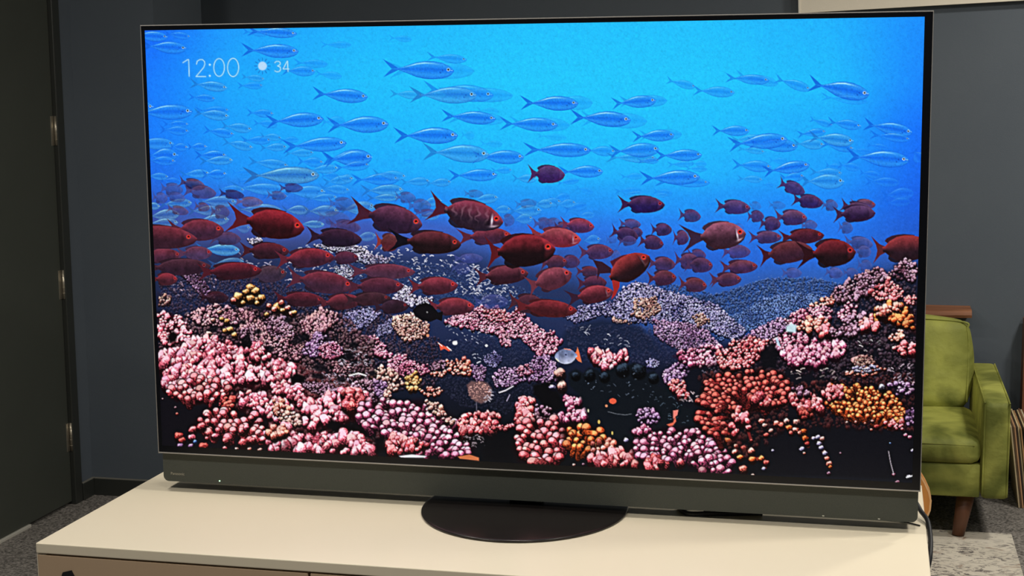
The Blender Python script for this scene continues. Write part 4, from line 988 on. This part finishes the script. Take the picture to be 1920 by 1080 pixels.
def paint_front():
    # ------------------------------------------------ front reef, left
    poly([(294,585),(340,590),(372,604),(430,575),(480,570),(560,590),(620,580),(640,620),(700,640),(690,760),(560,860),(300,850)], (15,13,20), .72, 10)
    for P, st, r, k in (([(296,600),(440,575),(560,590),(640,590),(700,640),(700,740),(560,760),(440,700),(300,680)], 'brown', 3.4, .45),
                        ([(300,660),(560,680),(700,740),(860,790),(880,840),(720,840),(520,830),(500,790),(430,760),(310,735)], 'rose', 5.0, .3)):
        coral(P, st, r, k, .0, .7)
    coral([(350,590),(400,572),(440,578),(440,600),(470,600),(420,612),(380,612)], 'brown', 3.6, 1, .5)
    coral([(446,575),(470,590),(496,612),(516,628),(530,640),(500,650),(468,650),(446,640),(452,610)], 'brown', 4.0, 1, .6, asp=(1.2, 2.2))
    coral([(496,600),(530,592),(548,612),(552,640),(528,644),(506,628)], 'plum', 3.4, 1, .6)
    coral([(560,608),(584,592),(600,578),(632,588),(634,604),(606,620),(590,640),(572,630)], 'brown', 3.4, 1, .5, asp=(1.2, 2.4))
    coral([(500,640),(540,628),(572,650),(564,676),(530,672),(505,660)], 'brown', 3.6, 1, .6)
    coral([(562,664),(575,645),(596,622),(640,650),(640,668),(600,672)], 'lilac', 3.6, 1, .6)
    coral([(594,652),(632,640),(646,664),(620,676),(598,668)], 'mauve', 3.4, .9, .3)
    coral([(620,680),(650,676),(662,690),(644,702),(626,696)], 'brown', 3.0, .9, .4)
    poly([(630,672),(658,660),(664,672),(640,676)], (10,10,16), 1, 2); glints([(630,655),(690,650),(700,690),(640,690)], 40, 1.6, (214,206,224))
    line([(655,704),(672,700),(686,704)], 3, (232,216,210)); glints([(600,700),(690,690),(690,735),(600,735)], 60, 1.5, (206,190,214))
    coral([(640,735),(668,718),(700,712),(724,728),(728,752),(700,756),(660,748)], 'plum', 3.6, 1, .6)
    coral([(560,712),(590,715),(620,722),(640,732),(600,742),(570,728)], 'plum', 3.2, .95, .5)
    coral([(700,718),(722,712),(732,734),(728,752),(708,748)], 'lilac', 3.4, .9, .3)
    coral([(722,730),(734,728),(734,752),(722,752)], 'tan', 4.4, .9, 0)
    for x, y, r in ((505,655,9),(556,640,10),(573,632,8),(600,690,12),(652,668,9),(596,706,9),(640,712,8),(540,600,8),(612,636,7),(664,646,8),(700,700,7),(484,622,7),(430,640,8),(400,616,8),(455,604,7)):
        poly([(x + r * prng.uniform(.8, 1.5) * math.cos(a), y + r * prng.uniform(.5, .9) * math.sin(a)) for a in np.linspace(0, 5.6, 8)], (11, 10, 17), .85, 2.2)
    # orange lumps
    for x, y, r in ((468,552,13),(450,562,10),(484,560,10),(520,576,9),(540,582,8),(470,540,9),(462,548,7),(447,556,9),(480,546,8),(438,563,6),(470,560,8),(491,558,7),(456,568,5),(482,568,4.5),(505,574,6),(528,568,6),(515,580,6),(540,578,6),(530,582,5),(500,590,5),(548,588,6),(552,586,5)):
        knob(x, y, r, .9, 0, [C3(c) for c in STY['yellow' if r != 6 else 'peach']], 1, .2)
    for x, y, r in ((425,602,6),(416,598,5),(400,600,5),(432,618,7),(440,628,6),(392,626,6),(400,632,5),(422,620,5),(412,585,5)):
        knob(x, y, r, .8, .3, [C3(c) for c in STY['yellow' if x > 415 else 'tan']], .95)
    coral([(450,622),(470,612),(480,640),(472,655),(476,668)], 'plum', 3.4, .9, .3)
    poly([(452,640),(466,622),(474,650),(472,672),(458,664)], (10,8,12), .9, 2)
    line([(468,614),(474,630),(474,650),(480,668)], 2, (170,130,150), .8)
    coral([(296,588),(318,588),(344,600),(358,622),(356,640),(330,646),(312,650),(298,636)], 'pink', 4.6, 1, .8)
    poly([(314,630),(324,620),(332,626),(330,640),(318,644)], (14,6,10), 1, 2.5)
    coral([(336,652),(352,640),(386,634),(424,642),(448,652),(450,668),(400,670),(350,668),(318,672)], 'pink', 5.4, 1, .9)
    coral([(300,664),(322,660),(360,662),(400,666),(450,662),(490,664),(520,676),(548,690),(552,712),(520,722),(470,716),(420,728),(400,742),(372,744),(330,740),(306,722)], 'pink', 7.0, 1, .95, asp=(1.0, 1.6), gloss=.25)
    coral([(462,660),(480,646),(496,652),(510,668),(480,676)], 'pink', 5.4, 1, .6)
    fan_coral([(312,738),(330,716),(356,706),(400,706),(436,722),(424,746),(396,750),(372,742),(340,754)], 'rose', 7.2, (380, 840), 16, 0, gain=1.15)
    coral([(370,744),(382,744),(386,758),(368,758)], 'rose', 5.5, 1, .3)
    coral([(500,684),(540,690),(548,712),(540,740),(512,740),(500,716)], 'pink', 6.4, 1, .6, gloss=.2)
    poly([(544,708),(556,700),(572,706),(572,716),(556,722),(546,718)], (6,5,8), 1, 2)
    coral([(548,720),(572,728),(574,752),(560,762),(540,744)], 'pink', 5, 1, .6)
    coral([(442,744),(470,736),(500,744),(530,752),(552,770),(562,792),(548,800),(520,790),(490,774),(456,762)], 'pink', 5.6, 1, .85)
    coral([(510,752),(530,748),(548,780),(534,794),(512,776)], 'peach', 4.4, .9, 0, asp=(1.3, 2.0))
    coral([(416,752),(432,744),(440,764),(424,776)], 'red', 5.4, 1, .5)
    coral([(520,770),(556,776),(572,790),(560,800),(528,792)], 'tan', 4.6, .95, .2)
    coral([(572,770),(584,752),(616,744),(640,734),(664,730),(690,744),(694,770),(680,788),(660,782),(640,792),(612,790),(590,800),(566,806)], 'pink', 6.8, 1, .9, gloss=.2)
    coral([(640,736),(668,730),(684,752),(672,772),(648,768)], 'rose', 7.4, 1, 0)
    poly([(620,784),(640,796),(676,790),(700,806),(700,826),(670,812),(630,812),(612,800)], (8,6,10), .95, 3)
    fan_coral([(362,796),(380,776),(404,768),(430,770),(456,780),(478,778),(498,792),(508,810),(510,834),(492,838),(470,826),(440,820),(424,824),(404,812),(382,812)], 'rose', 7.6, (430, 880), 16, .7, gain=1.1)
    for x, y, r, s in ((362,806,8,'rose'),(378,800,9,'rose'),(360,820,7,'pink'),(404,818,7,'pink'),(424,826,7,'rose'),(455,808,8,'rose'),(462,802,6,'pink'),(456,830,9,'rose'),(474,826,7,'rose'),(336,818,9,'red'),(342,826,7,'red'),
                       (338,836,6,'lilac'),(358,836,5,'lilac'),(382,837,9,'red'),(422,841,5,'rose'),(444,842,4,'tan'),(488,844,5,'tan'),(468,842,4,'peach'),(366,828,4,'haze'),(332,776,3,'red'),(388,822,4,'rose'),(329,764,2.5,'brown'),(305,748,2,'brown')):
        knob(x, y, r, .85, 0, [C3(c) for c in STY[s]], 1)
    coral([(500,832),(512,816),(540,806),(556,818),(580,822),(604,814),(618,820),(640,812),(664,814),(684,828),(702,852),(650,850),(590,848),(510,844)], 'pink', 8.6, 1, .95, asp=(.9, 1.5), gloss=.55)
    coral([(500,806),(530,800),(548,806),(536,820),(505,826)], 'peach', 5.6, 1, .6)
    poly([(702,820),(722,822),(718,846),(706,850)], (6,5,9), .95, 3)
    # ------------------------------------------------ the wide knobbly coral in the middle
    fan_coral([(668,778),(680,756),(716,748),(752,754),(790,750),(830,768),(858,790),(866,812),(892,832),(886,852),(850,858),(826,852),(800,848),(780,852),(742,848),(722,840),(736,820),(716,812),(692,808),(674,796)], 'mauve', 7.2, (768, 900), 14, gain=1.12)
    coral([(724,838),(740,820),(800,826),(806,846),(770,850),(730,848)], 'rose', 6.4, 1, .5)
    coral([(798,752),(812,748),(830,766),(846,784),(856,800),(836,790),(812,772)], 'tan', 4.6, .95, .3)
    poly([(748,855),(772,852),(800,855),(796,858),(752,858)], (230,238,255), 1, .8)
    coral([(856,796),(870,780),(900,776),(924,772),(938,782),(936,802),(920,816),(890,812),(868,812)], 'rose', 5.4, 1, .8)
    coral([(912,800),(940,798),(972,794),(968,802),(938,808)], 'rose', 3.6, 1, .3)
    poly([(858,856),(880,852),(898,858),(898,864),(862,860)], (196,110,70), 1, 1)
    glints([(862,818),(900,815),(915,835),(880,845)], 26, 1.5, (200,180,190))
    poly([(905,815),(960,805),(960,870),(905,862)], (7,8,12), .85, 6)
    # ------------------------------------------------ centre: black hole, dark mound
    poly([(1000,722),(1030,716),(1050,740),(1058,765),(1030,775),(1010,750),(1000,740)], (8,8,11), 1, 3)
    coral([(964,792),(970,756),(980,742),(996,748),(1006,772),(1000,800),(980,808)], 'rose', 5.4, 1, .7)
    coral([(1006,760),(1026,764),(1046,780),(1028,790),(1006,786)], 'plum', 4.6, 1, .6)
    coral([(1054,748),(1072,742),(1092,752),(1090,764),(1064,768)], 'mauve', 5.0, 1, .6)
    coral([(1044,782),(1066,770),(1096,772),(1104,786),(1080,792),(1050,792)], 'mauve', 5.4, 1, .7)
    knob(1054, 724, 9, 1.2, 0, [C3(c) for c in STY['tan']], 1, .2)
    knob(1036, 726, 7, .6, .2, [C3(c) for c in STY['snow']], 1)
    knob(1050, 700, 11, .9, .3, [C3(c) for c in STY['tan']], .9, .2)
    # small grey-blue fish with an orange tail
    poly([(1074,664),(1080,660),(1083,651),(1086,660),(1091,680),(1084,677),(1079,671),(1075,672)], (226,112,76))
    red_fish(1082, 666, 1040, 670, 29, (226,196,216), (128,140,182), 1, 0, 0, None, 0, 0, 0); dot(1061, 665, 1.5, (50,54,90)); line([(1043,673),(1047,677)], 2.4, (240,206,186)); line([(1058,654),(1070,656)], 2, (200,130,120))
    coral([(1106,662),(1120,656),(1144,658),(1152,668),(1170,660),(1180,672),(1160,684),(1148,696),(1132,692),(1112,676)], 'pink', 5.0, 1, .7, asp=(1.1, 2.0))
    poly([(1066,700),(1080,692),(1094,700),(1104,690),(1120,692),(1128,700),(1150,688),(1164,682),(1178,684),(1190,680),(1204,688),(1212,700),(1226,696),(1238,712),(1236,724),(1256,728),(1262,746),(1276,760),(1300,768),(1304,800),(1280,806),(1244,800),(1220,820),(1180,826),(1140,822),(1108,800),(1098,770),(1086,740),(1068,724)], (12,18,25), 1, 3)
    for x, y, r in ((1106,702,10),(1168,692,12),(1198,694,13),(1226,708,9),(1080,704,8),(1134,706,9)):
        knob(x, y, r, .9, 0, [C3((52,66,84)), C3((20,28,38)), C3((8,12,17))], 1)
    glints([(1090,700),(1220,698),(1240,760),(1100,730)], 34, 1.2, (128,142,166), .7)
    glints([(1220,735),(1260,735),(1300,790),(1260,800)], 26, 1.2, (110,130,150), .7)
    dot(1149, 752, 7, (214,86,62), 1, .75); dot(1137, 761, 2.6, (200,120,90)); dot(1123, 791, 2.2, (222,168,90), 1, 1.7); dot(1148, 812, 1.8, (200,160,90), 1, 1.8); dot(1103, 770, 1.6, (180,180,150), 1, 2)
    line([(1140,772),(1156,776),(1172,778),(1184,776)], 1.8, (96,100,108), .7)
    coral([(1194,772),(1206,766),(1228,768),(1236,784),(1230,796),(1208,796),(1194,788)], 'lilac', 4.4, 1, .4)
    poly([(1262,770),(1272,768),(1270,778),(1262,786)], (222,120,110)); poly([(1250,796),(1262,792),(1266,780),(1268,790),(1258,802)], (214,98,76))
    coral([(1240,700),(1262,684),(1286,676),(1296,690),(1284,712),(1262,724),(1246,716)], 'lilac', 3.8, 1, .6)
    coral([(1210,676),(1224,672),(1240,680),(1232,690),(1214,688)], 'hazel', 2.4, .9, .4)
    coral([(1254,720),(1282,712),(1286,732),(1292,748),(1270,748)], 'rose', 4.6, 1, .5)
    coral([(1262,668),(1290,656),(1310,650),(1352,648),(1360,662),(1344,686),(1310,690),(1284,680)], 'mauve', 4.4, 1, .7)
    poly([(1290,690),(1330,688),(1360,676),(1390,680),(1390,706),(1340,724),(1300,738),(1286,720)], (12,15,25), .9, 5)
    glints([(1280,735),(1310,735),(1310,755),(1275,755)], 16, 1.8, (232,206,214)); glints([(1310,690),(1360,690),(1340,715)], 14, 1.4, (200,190,216))
    # ------------------------------------------------ centre bottom
    fan_coral([(962,840),(970,808),(990,790),(1016,784),(1046,784),(1058,800),(1062,834),(1050,862),(1010,868),(974,864)], 'rose', 8.2, (1030, 884), 26)
    fan_coral([(1050,812),(1066,794),(1100,794),(1130,810),(1138,830),(1104,846),(1066,842)], 'orange', 7.4, (1085, 880), 20)
    coral([(1104,838),(1130,826),(1154,830),(1156,846),(1120,850)], 'peach', 7.2, 1, .6)
    coral([(1100,862),(1120,850),(1150,846),(1176,846),(1190,858),(1200,870),(1160,874),(1120,872)], 'rose', 7.2, 1, .8, asp=(1.1, 1.8))
    fan_coral([(1180,840),(1196,822),(1212,810),(1244,804),(1290,802),(1322,812),(1350,824),(1360,848),(1340,862),(1300,858),(1262,862),(1230,870),(1200,866)], 'mauve', 7.0, (1270, 930), 18)
    fan_coral([(1290,874),(1302,856),(1340,848),(1374,862),(1374,886),(1330,888)], 'mauve', 7.4, (1330, 930), 16)
    coral([(1180,810),(1200,800),(1226,800),(1216,812),(1190,818)], 'mauve', 5, 1, .6)
    coral([(1206,870),(1240,858),(1252,876),(1244,884),(1212,880)], 'rose', 6.2, 1, .5, asp=(1.2, 2.0))
    for x, y, r, s in ((1174,826,5,'snow'),(1276,868,8,'rose'),(1240,868,7,'rose'),(1394,880,8,'peach'),(1412,892,4,'tan'),(1366,826,7,'orange'),(1394,840,5,'red'),(1380,836,4,'peach'),(1076,872,3,'tan'),(1094,871,3,'plum')):
        knob(x, y, r, 1.0, 0, [C3(c) for c in STY[s]], 1)
    # ------------------------------------------------ right slope
    poly([(1410,640),(1480,600),(1560,560),(1640,520),(1718,500),(1716,900),(1440,890),(1420,800),(1330,760),(1310,700)], (13,13,21), .7, 12)
    for P, st, r, k in (([(1400,650),(1480,605),(1560,560),(1640,520),(1718,505),(1716,720),(1640,720),(1560,710),(1480,700),(1330,720),(1340,690)], 'plum', 3.6, .26),
                        ([(1310,700),(1480,690),(1480,800),(1400,860),(1330,820)], 'red', 4.5, .2), ([(1480,720),(1716,700),(1716,810),(1500,800)], 'red', 4.0, .2)):
        coral(P, st, r, k, .0, .6)
    coral([(1556,548),(1580,534),(1600,520),(1630,508),(1640,500),(1660,508),(1668,524),(1640,532),(1652,546),(1620,556),(1600,566),(1570,566)], 'plum', 4.0, 1, .8)
    coral([(1676,498),(1692,488),(1706,488),(1720,498),(1718,514),(1690,512),(1680,510)], 'plum', 4.0, 1, .8)
    coral([(1664,514),(1680,504),(1716,516),(1716,530),(1690,524)], 'plum', 3.6, .9, .5)
    coral([(1630,546),(1666,524),(1690,536),(1692,556),(1670,566),(1640,560)], 'rose', 4.0, .95, .5)
    coral([(1696,560),(1718,552),(1718,572),(1700,572)], 'rose', 4.0, 1, .5)
    coral([(1520,572),(1548,558),(1566,556),(1560,572),(1530,578)], 'peach', 3.6, 1, .6)
    coral([(1436,622),(1470,600),(1500,580),(1540,574),(1560,580),(1558,598),(1520,604),(1490,616),(1452,640)], 'mauve', 3.7, 1, .75)
    coral([(1386,640),(1430,610),(1462,596),(1480,612),(1440,640),(1410,660)], 'lilac', 3.2, 1, .7)
    coral([(1565,590),(1590,568),(1606,572),(1606,590),(1580,600)], 'mauve', 4.2, 1, .6)
    coral([(1346,664),(1376,640),(1408,632),(1440,640),(1428,668),(1400,690),(1352,692)], 'rose', 4.6, 1, .85)
    coral([(1440,648),(1470,632),(1500,624),(1524,634),(1536,650),(1500,656),(1468,662),(1448,664)], 'mauve', 4.4, 1, .8)
    coral([(1462,664),(1500,654),(1540,646),(1560,632),(1584,646),(1584,664),(1550,672),(1530,690),(1480,682)], 'mauve', 5.0, 1, .85)
    poly([(1425,660),(1448,640),(1460,660),(1456,690),(1430,690)], (10,10,16), .95, 3)
    coral([(1494,606),(1520,594),(1552,598),(1556,614),(1520,620),(1500,622)], 'peach', 4.8, 1, .8)
    coral([(1532,618),(1558,610),(1566,624),(1540,632)], 'rose', 5.6, 1, .5)
    coral([(1576,604),(1600,586),(1620,590),(1606,612),(1580,620)], 'plum', 4.8, 1, .7)
    poly([(1474,612),(1484,606),(1494,610),(1492,624),(1474,622)], (196,224,232), .95, 2); poly([(1453,634),(1458,632),(1464,650),(1458,648)], (196,212,236), .9, 1)
    coral([(1634,590),(1650,576),(1672,568),(1700,574),(1712,588),(1710,602),(1690,612),(1660,600),(1640,604)], 'orange', 5.6, 1, .85)
    coral([(1636,586),(1652,576),(1690,574),(1680,590),(1650,592)], 'peach', 5.4, .95, 0)
    coral([(1610,600),(1634,594),(1650,612),(1640,622),(1614,616)], 'rose', 5.0, 1, .7)
    coral([(1690,600),(1716,594),(1718,626),(1702,618)], 'orange', 6, 1, .6, asp=(.5, .9))
    coral([(1668,632),(1690,618),(1694,634),(1676,642)], 'peach', 4.6, 1, .4)
    coral([(1556,620),(1606,610),(1612,626),(1590,634),(1560,634)], 'plum', 4.4, 1, .6)
    coral([(1676,654),(1692,648),(1716,640),(1716,660),(1690,664)], 'rose', 6, 1, .5, asp=(.5, .9))
    glints([(1610,630),(1650,630),(1650,660),(1610,660)], 14, 1.5, (206,196,200))
    knob(1617, 679, 20, .66, .1, [C3((250,216,214)), C3((196,138,140)), C3((70,34,40))], 1)
    coral([(1598,684),(1606,668),(1634,668),(1640,682),(1620,690)], 'tan', 3.2, .7, 0)
    coral([(1580,700),(1606,690),(1640,682),(1664,694),(1636,702),(1600,708)], 'peach', 4.6, 1, .8, asp=(.45, .9))
    coral([(1600,690),(1636,684),(1650,694),(1610,700)], 'snow', 3.6, .85, 0, asp=(.5, .9))
    coral([(1668,722),(1690,712),(1714,722),(1710,742),(1680,740)], 'lilac', 4.6, 1, .6, asp=(.6, 1.2))
    glints([(1660,690),(1714,680),(1714,720),(1680,715)], 22, 1.6, (214,190,206))
    glints([(1480,690),(1560,690),(1570,710),(1490,712)], 14, 1.8, (236,214,210))
    # red staghorn
    fan_coral([(1304,758),(1318,722),(1344,704),(1364,696),(1386,700),(1392,726),(1372,746),(1384,768),(1350,776),(1330,768)], 'red', 6.0, (1400, 800), 30, gain=.92)
    fan_coral([(1384,706),(1404,694),(1430,690),(1448,696),(1470,704),(1484,724),(1480,744),(1466,764),(1440,762),(1410,752),(1394,730)], 'red', 6.6, (1405, 800), 26, gain=1.0)
    fan_coral([(1300,780),(1312,768),(1334,778),(1352,790),(1368,806),(1350,818),(1330,814),(1312,802)], 'red', 6.4, (1400, 840), 26, gain=.95)
    coral([(1408,738),(1424,736),(1446,752),(1440,766),(1420,760)], 'rose', 5.8, 1, .5, asp=(1.0, 1.6))
    coral([(1374,784),(1386,766),(1400,780),(1402,796),(1384,794)], 'rose', 6.2, 1, .5)
    coral([(1366,796),(1376,800),(1388,820),(1390,832),(1378,824)], 'rose', 5.4, 1, .4)
    coral([(1486,740),(1500,732),(1522,740),(1540,752),(1544,768),(1520,776),(1494,768),(1484,756)], 'rose', 5.2, 1, .8)
    coral([(1486,730),(1506,724),(1516,738),(1500,744)], 'plum', 4.6, 1, .6)
    coral([(1498,770),(1528,770),(1520,786),(1500,786)], 'red', 5.2, .9, .5)
    fan_coral([(1544,752),(1552,724),(1572,720),(1590,730),(1604,720),(1640,728),(1666,736),(1688,750),(1704,770),(1706,788),(1684,798),(1650,786),(1620,780),(1596,784),(1576,774),(1556,766)], 'orange', 5.2, (1610, 850), 18, gain=.95)
    coral([(1542,746),(1552,726),(1580,726),(1584,744),(1560,752)], 'rose', 5.0, .9, 0)
    coral([(1650,788),(1690,790),(1700,804),(1680,806)], 'rose', 4.6, .9, .3)
    coral([(1696,770),(1712,764),(1716,790),(1702,800)], 'lilac', 4.2, .9, .4)
    knob(1654, 727, 7, 1, 0, [C3((200,200,214)), C3((60,52,66)), C3((14,12,18))], 1)
    for P, w, col in (([(1456,794),(1470,795),(1480,803),(1494,808),(1506,814),(1511,824),(1515,836)], 7, (176,66,44)), ([(1524,822),(1542,822),(1537,832),(1541,842),(1548,852),(1555,872)], 6, (186,126,112)),
                      ([(1408,846),(1411,862),(1428,859),(1438,868),(1433,879)], 6, (150,52,36)), ([(1400,800),(1404,812),(1409,828)], 5, (120,34,34))):
        line(P, w, col, .9, 1.5)
    for x, y, r, s in ((1456,794,6,'peach'),(1466,797,6,'peach'),(1475,790,6,'tan'),(1480,802,6,'orange'),(1484,812,5,'red'),(1492,806,6,'peach'),(1494,792,7,'tan'),(1502,812,6,'peach'),(1508,809,6,'orange'),(1510,822,6,'orange'),(1514,832,5,'red'),
                       (1428,790,6,'peach'),(1434,798,5,'tan'),(1446,808,5,'tan'),(1437,816,5,'red'),(1404,802,6,'rose'),(1409,826,3,'red'),(1449,845,3,'snow'),(1504,842,5,'snow'),(1508,850,3,'peach'),
                       (1526,822,4,'snow'),(1534,820,5,'snow'),(1542,823,5,'tan'),(1536,832,5,'snow'),(1540,840,5,'snow'),(1547,850,5,'snow'),(1551,860,5,'peach'),(1555,870,6,'peach'),(1554,888,4,'plum'),(1557,876,4,'orange'),
                       (1409,846,7,'peach'),(1411,862,7,'orange'),(1378,848,6,'peach'),(1388,858,6,'orange'),(1428,860,6,'orange'),(1437,868,6,'red'),(1432,879,4,'snow'),
                       (1605,792,3.5,'peach'),(1622,794,2.5,'peach'),(1636,790,3.5,'tan'),(1644,800,5,'red'),(1634,806,3,'peach'),(1588,792,2.5,'tan'),(1698,816,4,'mauve'),(1706,820,4,'mauve'),(1711,845,3.4,'snow'),(1669,831,1.8,'haze'),
                       (1683,904,4,'mauve'),(1676,890,3.4,'mauve'),(1704,894,4,'snow'),(1576,850,2.4,'plum')):
        knob(x, y, r, .9, 0, [C3(c) for c in STY[s]], 1)
    line([(1666,846),(1670,868),(1676,890)], 1.8, (170,160,170), .8); line([(1700,895),(1711,892)], 2.6, (214,210,226), .9)
    poly([(1345,888),(1560,893),(1712,900),(1712,906),(1345,892)], (22,25,34), .5, 3)
    # ------------------------------------------------ photographic crispness and on-screen clock
    global CAN
    B = CAN.copy()
    for ax in (0, 1):
        B = (np.roll(B, 1, ax) + 2 * B + np.roll(B, -1, ax)) * .25
    for ax in (0, 1):
        B = (np.roll(B, 2, ax) + 2 * B + np.roll(B, -2, ax)) * .25
    D = B.copy()
    for st_ in (3, 4):
        for ax in (0, 1): D = (np.roll(D, st_, ax) + 2 * D + np.roll(D, -st_, ax)) * .25
    CAN = np.clip(CAN + (CAN - B) * .75 + (B - D) * .32, 0, 1)
    ink, edge = (196, 240, 255), (40, 120, 190)
    def oval(cx, cy, rx, ry, n=28): return [(cx + rx * math.cos(6.2832 * i / n), cy + ry * math.sin(6.2832 * i / n)) for i in range(n + 1)]
    def q(*p): v = tA(*p); return list(zip(v[::2], v[1::2]))
    digits = [q(398, 372, 440, 345, 450, 345, 455, 495), q(520, 385, 528, 358, 550, 345, 575, 345, 592, 362, 596, 385, 585, 415, 516, 497, 604, 497)]
    digits += [oval(*tA(724, 415), 48 / 4.8, 80 / 4.8), oval(*tA(850, 415), 50 / 4.8, 82 / 4.8)]
    digits += [q(1225, 372, 1240, 360, 1262, 360, 1274, 372, 1272, 390, 1250, 402, 1274, 412, 1278, 432, 1268, 450, 1245, 455, 1225, 446), q(1352, 428, 1300, 428, 1336, 360, 1340, 358, 1344, 452)]
    for d in digits: line(d, 3.6, edge, .45, 1.4)
    for d in digits: line(d, 1.9, ink, .95, .8)
    for yy in (390, 490): dot(*tA(640, yy), 2.0, ink)
    cx, cy = tA(1114, 402)
    for i in range(12):
        a_ = i * math.pi / 6
        line([(cx + 10.5 * math.cos(a_), cy + 10.5 * math.sin(a_)), (cx + 15 * math.cos(a_), cy + 15 * math.sin(a_))], 1.3, (20, 84, 170), .85)
    dot(cx, cy, 8.2, (186, 220, 250))

# ================================================================ flatten the picture onto the screen
def build_screen():
    paint_picture()
    nx, ny = 1360, 765
    x0, x1, z0, z1 = -.849, .842, .0155, .9690
    # sketch coordinates of the picture's corners (top left, top right, bottom right, bottom left)
    src = CORNERS
    A = []
    for (u, v), (X, Y) in zip(((0, 0), (1, 0), (1, 1), (0, 1)), src):
        A.append([u, v, 1, 0, 0, 0, -X * u, -X * v]); A.append([0, 0, 0, u, v, 1, -Y * u, -Y * v])
    h = np.linalg.solve(np.array(A), np.array(src).ravel())
    U, V = np.meshgrid(np.linspace(0, 1, nx), np.linspace(0, 1, ny))
    w = h[6] * U + h[7] * V + 1
    X = np.clip((h[0] * U + h[1] * V + h[2]) / w - OX, 0, SX - 1.001); Y = np.clip((h[3] * U + h[4] * V + h[5]) / w - OY, 0, SY - 1.001)
    ix, iy = X.astype(int), Y.astype(int); fx, fy = (X - ix)[..., None], (Y - iy)[..., None]
    c = (CAN[iy, ix] * (1 - fx) + CAN[iy, ix + 1] * fx) * (1 - fy) + (CAN[iy + 1, ix] * (1 - fx) + CAN[iy + 1, ix + 1] * fx) * fy
    c = np.clip(c + prng.normal(0, .008, c.shape[:2])[..., None], 0, 1)
    c = np.where(c <= .04045, c / 12.92, ((c + .055) / 1.055) ** 2.4)
    co = np.zeros((ny, nx, 3), np.float32); co[..., 0] = x0 + (x1 - x0) * U; co[..., 2] = z1 + (z0 - z1) * V
    me = bpy.data.meshes.new('screen')
    nf = (nx - 1) * (ny - 1)
    me.vertices.add(nx * ny); me.vertices.foreach_set('co', co.ravel())
    i0 = (np.arange(ny - 1)[:, None] * nx + np.arange(nx - 1)[None]).ravel()
    q = np.stack([i0, i0 + nx, i0 + nx + 1, i0 + 1], 1).astype(np.int32)
    me.loops.add(nf * 4); me.loops.foreach_set('vertex_index', q.ravel())
    me.polygons.add(nf); me.polygons.foreach_set('loop_start', (np.arange(nf) * 4).astype(np.int32))
    me.update(calc_edges=True)
    at = me.color_attributes.new('picture', 'FLOAT_COLOR', 'POINT')
    at.data.foreach_set('color', np.concatenate([c, np.ones((ny, nx, 1))], 2).astype(np.float32).ravel())
    m = bpy.data.materials.new('lit_screen'); m.use_nodes = True
    nt = m.node_tree; b = nt.nodes['Principled BSDF']
    b.inputs['Base Color'].default_value = (.004, .004, .005, 1); b.inputs['Roughness'].default_value = .3; b.inputs['Specular IOR Level'].default_value = .12
    a = nt.nodes.new('ShaderNodeVertexColor'); a.layer_name = 'picture'
    nt.links.new(a.outputs['Color'], b.inputs['Emission Color']); b.inputs['Emission Strength'].default_value = 1.0
    me.materials.append(m)
    o = bpy.data.objects.new('screen', me); COL.objects.link(o)
    o.parent = tv; o.matrix_parent_inverse = Matrix.Translation(tv.location).inverted()
    o['label'] = 'lit screen picture of reef fish over coral with a clock reading 12:00'
build_screen()
